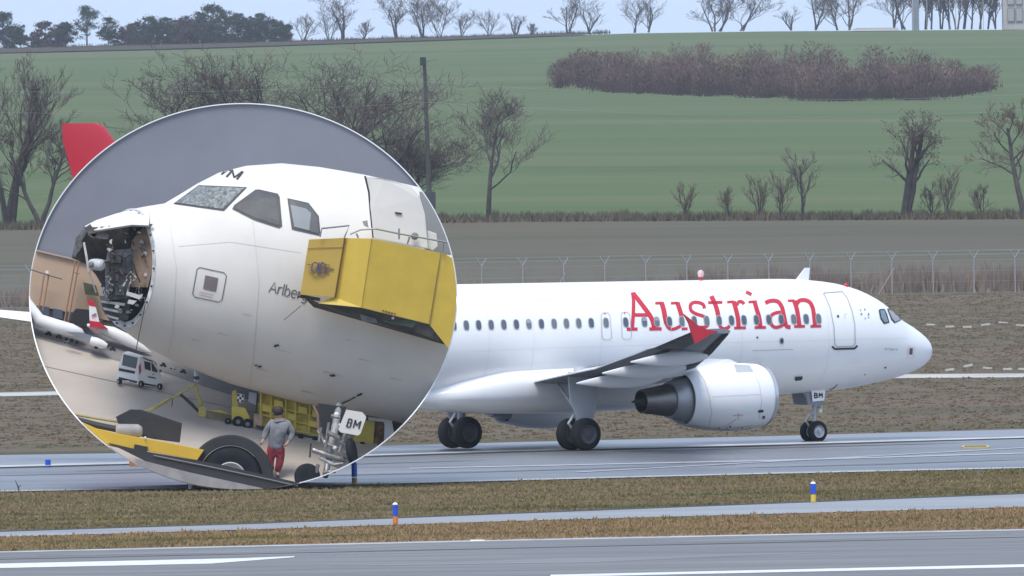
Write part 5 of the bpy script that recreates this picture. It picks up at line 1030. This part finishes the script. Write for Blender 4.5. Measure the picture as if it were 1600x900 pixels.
# ---- passenger stairs
yl = mat('stairs_yellow', (.60, .42, .055), .5, var=.06, scale=1.6, bump=.05, bscale=2); yl2 = mat('stairs_yellow_lower', (.62, .42, .06), .45)
st = inset('passenger_stairs', 'yellow boxed head of mobile passenger stairs against the open jet door', 'stairs', 600, 500, .5)
bld(slab([(537, 372, .25), (580, 372.7, -.15), (564, 480, -.15), (497, 474, .35), (522, 464, .3)], 0, .3), 'left_panel', yl, st)
bld(slab([(580, 372.7, -.15), (688, 395, .35), (670, 506, .35), (564, 480, -.15)], 0, .25), 'front_panel', yl, st)
bld(slab([(690, 394, .38), (790, 450, .7), (760, 620, .7), (671, 507, .38)], 0, .25), 'right_panel', yl, st, cl=True)
bld(MB().tube([P(689, 394, .34), P(671, 507, .34)], S(.8), 5), 'corner_bead', mat('bead_brown', (.30, .19, .05), .5), st); bld(MB().tube([P(580.3, 372, -.17), P(564.2, 480.5, -.17)], S(.7), 5), 'corner_bead', yl, st)
sp = bld(slab([(482.7, 374, .30), (538, 371.5, .15), (522.7, 465, .15), (469, 460.5, .30)], 0, .12), 'wind_flap', mat('flap_yellow', (.50, .335, .06), .5, var=.06, scale=.8), st, bevel=.015)
bld(MB().tube([P(539, 371.5, .12), P(523.5, 465, .12)], S(1.1), 5), 'flap_hinge', mat('bead_dark', (.10, .055, .02), .6), st); bld(MB().tube([P(481, 387.5, .27), P(535, 386, .13)], S(.5), 4), 'flap_fold', mat('bead_brown', (.30, .19, .05), .5), sp)
lg = mat('logo_violet', (.10, .08, .14), .6)
for pl in (stroke(curve([(489, 411), (487, 421), (492, 426), (496, 420), (496, 412), (490, 410)]), 2.2), stroke([(499, 410), (497.5, 426)], 2.2), stroke(curve([(502, 411), (500, 425), (506, 425), (508, 414), (502, 410)]), 2.4), stroke([(480, 413), (488, 414)], 1.2) + stroke([(482, 417), (489, 418)], 1.0), stroke([(508, 413), (515, 414)], 1.) + stroke([(507, 419), (521, 420)], 1.) + stroke([(506, 424.5), (514, 425)], 1.)): lt(pl, .125, 'logo_mark', lg, sp, .04)
lt(sum([stroke([(579 + i * 4.6, 480.6 + i * 1.15), (581.6 + i * 4.6, 481.2 + i * 1.15)], 2.2) for i in range(9)], []), .0, 'side_lettering', mat('bead_dark', (.10, .055, .02), .6), st, .06)
stm = mat('steel_rail', (.25, .25, .26), .4, .5)
for i, r in enumerate(([(500, 370), (503, 357), (546, 352.5), (538, 371)], [(547, 366), (563, 359), (587, 357.5), (623, 365), (693, 377.5), (700, 379)], [(623.5, 357), (623.5, 374)], [(636.5, 381), (640, 370)], [(693, 377), (692, 394)], [(557, 365), (560, 372)])): bld(MB().tube([P(x, y, .1 + (x - 500) * .0008) for x, y in r], S(1.4), 7), 'guard_rail', stm, st, cl=True)
und = mat('underframe', (.07, .068, .06), .7, var=.3, scale=3)
bld(slab([(471, 461, .4), (497, 474, .4), (564, 481, .1), (671, 507, .4), (700, 540, .6), (660, 522, 1.2), (560, 500, 1.3), (490, 480, 1.2)], 0, .15), 'underframe', und, st, cl=True)
bld(slab([(560, 484), (585, 489), (590, 505), (566, 502)], .35, .7), 'platform_motor', plate, st); bld(slab([(592, 488), (652, 503), (645, 512), (600, 504)], .3, .5), 'green_tray', mat('dark_green', (.04, .07, .045), .5), st)
bld(MB().lathe(P(614, 497, .25), (0, -1, 0), [(0, S(2.4)), (.05, S(1.5))], 10), 'work_lamp', rimm, st); bld(MB().tube([P(466, 462, .5), P(500, 468, .4)], S(3), 7), 'bumper_roll', und, st); bld(MB().tube([P(678, 520, .5), P(677, 530, .5)], S(2), 6), 'latch', dk, st)
# ---- tow bar
tby = mat('tow_yellow', (.36, .30, .085), .5, var=.2, scale=3); tw = inset('tow_bar', 'yellow green tow bar rising to a point under the jet belly', 'tow bar', 225, 655, 4.2)
bld(MB().tube([P(100, 645, 3.9), P(140, 652, 3.9), P(183, 659, 4.0), P(215, 653, 4.0), P(238, 641, 4.1), P(281, 615, 4.2), P(305, 600, 4.3)], S(1.9), 8), 'main_tube', tby, tw, smooth=True, cl=True)
bld(MB().tube([P(180, 652, 3.9), P(215, 648, 3.9), P(238, 637.5, 4.0), P(268, 620, 4.1)], S(1.2), 6), 'air_hose', tby, tw, smooth=True); bld(MB().tube([P(306, 601, 4.3), P(309, 618, 4.4), P(319, 645, 4.6)], [S(2), S(3), S(4)], 8), 'side_leg', tby, tw, smooth=True); bld(MB().tube([P(282, 616, 4.2), P(300, 632, 4.3), P(313, 646, 4.5)], [S(2), S(3), S(2)], 8), 'damper', dk, tw)
bld(slab([(311, 636), (320, 634), (323, 646), (320, 652), (309, 649)], 4.3, 4.7), 'hinge', tby, tw, bevel=.02); bld(MB().tube([P(307, 570, 4.6), P(307, 596, 4.3)], S(4), 10), 'head_pin', strutm, tw); bld(MB().lathe(P(307, 592, 4.2), (0, 0, 1), [(0, S(5)), (S(4), S(5))], 10), 'collar', dk, tw); bld(slab([(300, 566), (318, 566), (331, 575), (310, 577), (300, 573)], 4.1, 4.6), 'coupling', plate, tw); bld(MB().tube([P(270, 622, 4.1), P(268.5, 635, 4.1)], S(.7), 5), 'safety_chain', dk, tw)
# ---- yellow ground equipment
gy = mat('equipment_yellow', (.60, .48, .07), .5, var=.12, scale=2)
tr = inset('baggage_tractor', 'small yellow tractor with a black and white checkered flag behind the tow bar', 'tractor', 372, 664); w_ = FWD(372, 664)
bld(slab([(362, 634), (383, 637), (394, 660), (390, 664), (362, 658)], w_, w_ + .6), 'body', gy, tr, bevel=.03); bld(slab([(362, 612), (369, 609), (372, 636), (363, 634)], w_ + .1, w_ + .5), 'seat_frame', gy, tr)
fg = bld(slab([(371, 614), (382, 617), (380, 630), (370, 627)], w_, w_ + .06), 'flag', rimm, tr)
for i in range(3):
    for j in range(3):
        if (i + j) % 2 == 0: x, y = 371.3 + i * 3.4 - j * .4, 615 + j * 4.1 + i * .8; bld(slab([(x, y), (x + 3, y + .7), (x + 2.6, y + 4.4), (x - .4, y + 3.7)], w_ - .02, w_), 'flag_square', dk, fg)
for x, y, r in ((372, 659, 9), (387, 663, 9), (356, 658, 5)): wl = bld(MB().lathe(P(x, y, w_ - .1), (0, 1, 0), [(0, S(r * .7)), (.02, S(r * .95)), (.06, S(r)), (.25, S(r))], 20), 'wheel', tyre, tr, smooth=True); bld(MB().lathe(P(x, y, w_ - .11), (0, 1, 0), [(0, S(r * .35)), (.03, S(r * .5))], 12), 'rim', plate, wl)
bld(slab([(321, 641), (345, 644), (362, 650), (361, 662), (345, 660), (321, 652)], w_ + .1, w_ + .7), 'trailer_bed', mat('dull_bed', (.20, .18, .10), .7, var=.3, scale=3), tr); bld(slab([(321, 641), (345, 641), (360, 648), (345, 645)], w_ + .05, w_ + .7), 'bed_rail', gy, tr)
bld(slab([(389, 612), (402, 615), (400, 633), (388, 628)], w_, w_ + .3), 'windscreen', mat('hazy_glass', (.33, .34, .37), .3), tr); bld(MB().tube([P(386, 606, w_), P(411, 613, w_)], S(1.2), 6).tube([P(402, 614, w_), P(400, 645, w_)], S(1), 5), 'canopy_frame', dk, tr); bld(slab([(397, 646), (410, 648), (409, 670), (396, 668)], w_ - .1, w_ + .3), 'fuel_drum', mat('rusty_white', (.42, .30, .2), .7, var=.3, scale=4), tr)
ld = inset('container_loader', 'long yellow framed loader parked behind the man in grey', 'loader', 450, 672); w_ = FWD(450, 680)
bld(slab([(404, 610), (500, 634), (502, 682), (404, 664)], w_ + .35, w_ + .7), 'back_panel', mat('dull_yellow_panel', (.50, .38, .07), .6, var=.35, scale=3), ld)
for r in ([(404, 612), (501, 636)], [(404, 630), (501, 652)], [(404, 647), (500, 667)], [(404, 663), (501, 681)]): bld(MB().tube([P(x, y, w_ + .25) for x, y in r], S(1.6), 6), 'rail', gy, ld)
for x in (408, 424, 447, 462, 484, 499): bld(MB().tube([P(x, 612 + (x - 404) * .245, w_ + .22), P(x - 1, 664 + (x - 404) * .185, w_ + .22)], S(1.7), 6), 'upright', gy, ld)
for (x, y) in ((428, 624), (466, 634), (449, 645), (482, 656), (410, 632), (488, 641)): bld(slab([(x, y), (x + 14, y + 3.4), (x + 14, y + 13), (x, y + 10)], w_ + .15, w_ + .3), 'yellow_box', gy, ld, bevel=.01)
for x, y in ((418, 672), (440, 676.5), (470, 682), (492, 686)): bld(MB().lathe(P(x, y, w_ - .1), (0, 1, 0), [(0, S(4.5)), (.2, S(4.5))], 14), 'wheel', tyre, ld)
bld(slab([(400, 664), (502, 684), (502, 688), (400, 668)], w_, w_ + .6), 'chassis', dk, ld)  # dark slab also stands for the shadow line under the loader
sv = inset('service_truck', 'yellow truck with brown load and white cab at the lower right rim', 'truck', 585, 694); w_ = FWD(585, 694)
bld(slab([(558, 655), (586, 659), (583, 696), (552, 690)], w_, w_ + .6), 'body', gy, sv, cl=True, bevel=.02); bld(slab([(586, 660), (601, 663), (600, 692), (583, 696)], w_ + .1, w_ + .5), 'load', mat('brown_load', (.20, .10, .05), .8, var=.6, scale=5), sv, cl=True); bld(slab([(600, 651), (612, 655), (618, 690), (600, 690)], w_ + .1, w_ + .5), 'cab', paint, sv, cl=True); bld(slab([(549, 689), (606, 700), (606, 704), (549, 693)], w_ - .05, w_ + .5), 'chassis', dk, sv, cl=True)
bld(slab([(575, 651), (606, 655), (606, 660), (575, 657)], w_ + .2, w_ + .6), 'roof', paint, sv, cl=True)
for x, y in ((566, 695), (594, 697)): bld(MB().lathe(P(x, y, w_ - .12), (0, 1, 0), [(0, S(5)), (.2, S(5))], 14), 'wheel', tyre, sv, cl=True)
# ---- tug in the foreground
tg = inset('pushback_tug', 'low yellow tug with huge black tyre at the bottom of the display', 'tug', 300, 735, .6)
ty = mat('tug_yellow', (.68, .42, .035), .42, var=.06, scale=1., coat=.15)
bld(slab([(120, 656), (150, 669), (187, 678), (261, 691), (319, 703), (308, 719), (231, 705), (191, 701), (140, 690)], .1, .7), 'body', ty, tg, cl=True, bevel=.02)
bld(slab([(210, 694), (231, 698), (230, 706), (209, 702)], .02, .12), 'step_slot', dk, tg); bld(slab([(181, 651), (204, 639.5), (221, 640), (244, 647.5), (284.5, 661), (281, 691.5), (240, 686), (190, 676)], .75, 1.5), 'fender', mat('black_fender', (.028, .028, .03), .7, var=.2, scale=2), tg, bevel=.03)
bld(MB().lathe(P(181, 672, .5), (P(223, 674, .5) - P(181, 672, .5)), [(0, S(7)), (S(3), S(10)), (S(34), S(11)), (S(40), S(8)), (S(42), S(4))], 18), 'air_tank', mat('tank_grey', (.33, .31, .29), .6, var=.15, scale=2), tg, smooth=True); bld(MB().tube([P(100, 651, .6), P(150, 664, .6), P(184, 671, .6)], S(5), 8), 'dark_beam', dk, tg, cl=True)
bld(MB().lathe(P(227, 684, .05), (0, -1, 0), [(0, S(2)), (.04, S(1))], 8), 'marker_lamp', rimm, tg)
q = P(360, 746, .75)
bld(MB().lathe(q, (0, -1, 0), [(-.6, S(66)), (.0, S(67)), (.12, S(65)), (.12, S(50)), (-.6, S(50))], 56, caps=False), 'wheel_arch', mat('black_fender', (.028, .028, .03), .7, var=.2, scale=2), tg, smooth=40, cl=True)
tl = bld(MB().lathe(q, (0, -1, 0), [(-.5, S(40)), (-.5, S(48)), (.02, S(49.5)), (.10, S(46)), (.16, S(36)), (.10, S(24))], 48, caps=False), 'tyre', tyre, tg, smooth=True, cl=True); bld(MB().lathe(q, (0, -1, 0), [(.08, S(25)), (.16, S(23)), (.13, S(20)), (.05, S(16)), (.1, S(3))], 32), 'hub', mat('hub_paint', (.50, .49, .47), .5), tl, smooth=40, cl=True)
bld(slab([(170, 692), (231, 706), (308, 719), (345, 726), (405, 740), (480, 757), (480, 790), (420, 766), (330, 748), (230, 722)], -.25, .1), 'side_beam', mat('beam_black', (.035, .033, .032), .55), tg, cl=True); bld(MB().tube([P(240, 712, -.27), P(320, 728, -.27), P(405, 746, -.27), P(480, 763, -.27)], S(1.6), 6), 'beam_rail', mat('rail_grey', (.12, .115, .11), .5), tg, cl=True)
bld(slab([(210, 716), (300, 739), (420, 765), (470, 778), (380, 790), (240, 760)], -.45, -.28), 'footboard', mat('footboard_grey', (.33, .31, .295), .7, var=.15, scale=2), tg, cl=True)
lm = bld(MB().tube([P(402, 722, 1.0), P(410, 709, 1.0)], S(3), 8), 'lamp_bracket', dk, tg); bld(MB().lathe(P(411, 709, 1.0), (0, -1, 0), [(-.1, S(7.5)), (.02, S(7)), (.08, S(4)), (.1, S(1))], 16), 'amber_lamp', mat('amber', (.55, .22, .10), .3), tg, smooth=True)
bld(slab([(398, 700, 1.1), (420, 706, 1.1), (418, 745, 1.1), (396, 740, 1.1)], 0, .3), 'tail_housing', mat('black_fender', (.028, .028, .03), .7, var=.2, scale=2), tg)
# ---- person in a grey jacket and red trousers, seen from behind
man = inset('person', 'person in grey jacket and red trousers stooping between tug and nose gear', 'person', 430, 744, 1.75)
def skin(name, chains, m, par, lvl=2):
    """chains: lists of (px, py, w, radius in px); first point of the first chain is the root; later chains start on a shared point"""
    vs, ed, rad = [], [], []; key = {}
    for ch in chains:
        prev = None
        for (x, y, w, r) in ch:
            k = (round(x, 1), round(y, 1), round(w, 2))
            if k not in key: key[k] = len(vs); vs.append(ROOTM[par.name if par.name in ROOTM else _root(par).name].inverted() @ P(x, y, w)); rad.append(S(r))
            if prev is not None: ed.append((prev, key[k]))
            prev = key[k]
    me = bpy.data.meshes.new(name); me.from_pydata([tuple(v) for v in vs], ed, []); o = bpy.data.objects.new(name, me); COL.objects.link(o)
    sk = o.modifiers.new('skin', 'SKIN'); sk.use_smooth_shade = True
    for i, r in enumerate(rad): me.skin_vertices[0].data[i].radius = (r, r)
    me.skin_vertices[0].data[0].use_root = True
    sb = o.modifiers.new('sub', 'SUBSURF'); sb.levels = sb.render_levels = lvl
    dg = bpy.context.evaluated_depsgraph_get(); ev = o.evaluated_get(dg); m2 = bpy.data.meshes.new_from_object(ev); o.modifiers.clear(); o.data = m2; bpy.data.meshes.remove(me)
    m2.materials.clear(); m2.materials.append(m); o.parent = par; return o
W = 1.75; sk_ = mat('skin', (.40, .24, .18), .6)
def fingers(x, y, w, dx, dy):
    out = []; n = math.hypot(dx, dy); dx, dy = dx / n, dy / n; nx, ny = -dy, dx
    for i, (o_, L) in enumerate(((-1.8, 4.2), (-.6, 5.), (.6, 4.8), (1.8, 3.8))):
        out.append([(x, y, w, 1.9), (x + dx * 2 + nx * o_, y + dy * 2 + ny * o_, w, .75), (x + dx * (2 + L * .55) + nx * o_ * 1.1, y + dy * (2 + L * .55) + ny * o_ * 1.1, w - .03, .65), (x + dx * (2 + L * .8) + nx * o_, y + dy * (2 + L * .8) + ny * o_, w - .09, .5)])
    out.append([(x, y, w, 1.9), (x + nx * 2.6 + dx, y + ny * 2.6 + dy, w - .05, .8), (x + nx * 3.4 + dx * 3, y + ny * 3.4 + dy * 3, w - .09, .6)])
    return out
bodyc = [[(430, 700, W, 7), (433, 685, W, 8.5), (437, 668, W, 10), (438, 658, W - .05, 8), (437, 652, W - .1, 3.6), (435, 645, W - .12, 6.5), (434, 640, W - .1, 6)],
 [(438, 658, W - .05, 8), (424, 661, W, 4.8), (415, 677, W, 3.8), (411, 688, W - .15, 2.2), (409, 692, W - .2, 1.9)], [(438, 658, W - .05, 8), (451, 663, W, 4.8), (457, 678, W, 3.8), (450, 691, W - .15, 2.2), (447, 695, W - .2, 1.9)],
 [(430, 700, W, 7), (424, 706, W, 6.5), (422, 722, W, 5), (424, 738, W + .02, 3), (421, 743, W - .12, 2.6)], [(430, 700, W, 7), (439, 706, W, 6.5), (437, 722, W, 5), (433, 739, W + .02, 3), (435, 744, W - .12, 2.6)]]
bodyc += fingers(409, 692, W - .2, -.5, 1) + fingers(447, 695, W - .2, -.4, 1)
skin('body', bodyc, sk_, man)
skin('jacket', [[(430, 706, W, 11), (431, 697, W, 13.5), (433, 684, W, 14.5), (437, 668, W, 15), (438, 658, W - .05, 10.5), (437.5, 653, W - .08, 6)], [(437, 668, W, 15), (424, 661, W, 7.5), (414.5, 677, W, 5.5), (411, 687, W - .14, 3.6)], [(437, 668, W, 15), (451, 663, W, 7.5), (457.5, 678, W, 5.5), (450.5, 690, W - .14, 3.6)]], mat('grey_jacket', (.19, .195, .21), .85, var=.3, scale=3.5, bump=1., bscale=6), man)
skin('trousers', [[(431, 690, W, 12.5), (430, 701, W, 12.5), (423.5, 708, W, 8.2), (421.5, 722, W, 6.8), (424, 737, W + .02, 5)], [(430, 701, W, 12.5), (439, 708, W, 8.2), (437.5, 722, W, 6.8), (433, 738, W + .02, 5)]], mat('red_trousers', (.26, .03, .045), .85, var=.4, scale=5, bump=1., bscale=7), man)
skin('hair', [[(435, 650, W - .12, 6), (434.8, 645, W - .12, 9.6), (434, 639, W - .08, 9.6), (434, 636, W - .05, 6)]], mat('dark_hair', (.025, .02, .018), .7), man)
for x, y in ((422.5, 742), (434, 744)): bld(MB().tube([P(x, y, W + .12), P(x, y + .6, W - .05), P(x - .5, y + 1, W - .25)], [S(3), S(3.4), S(2.4)], 10), 'shoe', dk, man, smooth=True)
for s in (-1, 1):
    bld(MB().lathe(P(434.8 + s * 6.4, 646.5, W - .1), (s, 0, 0), [(-.01, S(1.8)), (.03, S(1.6)), (.05, S(.6))], 10), 'ear', sk_, man, smooth=True)
    bld(MB().lathe(P(434.5 + s * 2.4, 645.5, W + .02), (0, 1, 0), [(-.01, S(.9)), (.02, S(.6))], 8), 'eye', dk, man)
bld(MB().tube([P(434.5, 645.5, W), P(434.5, 648, W + .06)], [S(.7), S(1.2)], 6), 'nose', sk_, man)
# ================================================================== AIR
hz = MB(); hz.box((0, 2150, 35), (1660, 4420, 100)); ho = hz.build('haze', [], None, fix=True) if False else None
hm = bpy.data.materials.new('thin_air'); hm.use_nodes = True; n = hm.node_tree.nodes; n.clear()
vo = n.new('ShaderNodeVolumePrincipled'); vo.inputs['Density'].default_value = .00005; vo.inputs['Color'].default_value = (.86, .92, 1.0, 1); vo.inputs['Anisotropy'].default_value = .1
ou = n.new('ShaderNodeOutputMaterial'); hm.node_tree.links.new(vo.outputs[0], ou.inputs['Volume'])
zb = -35.; zt_ = 66.
hb_ = MB().hexa([(-860, -80, zb), (860, -80, zb), (860, 4400, zb), (-860, 4400, zb), (-860, -80, zt_), (860, -80, zt_), (860, 4400, zt_), (-860, 4400, zt_)])
o = hb_.build('haze', hm, None); o['kind'] = 'stuff'
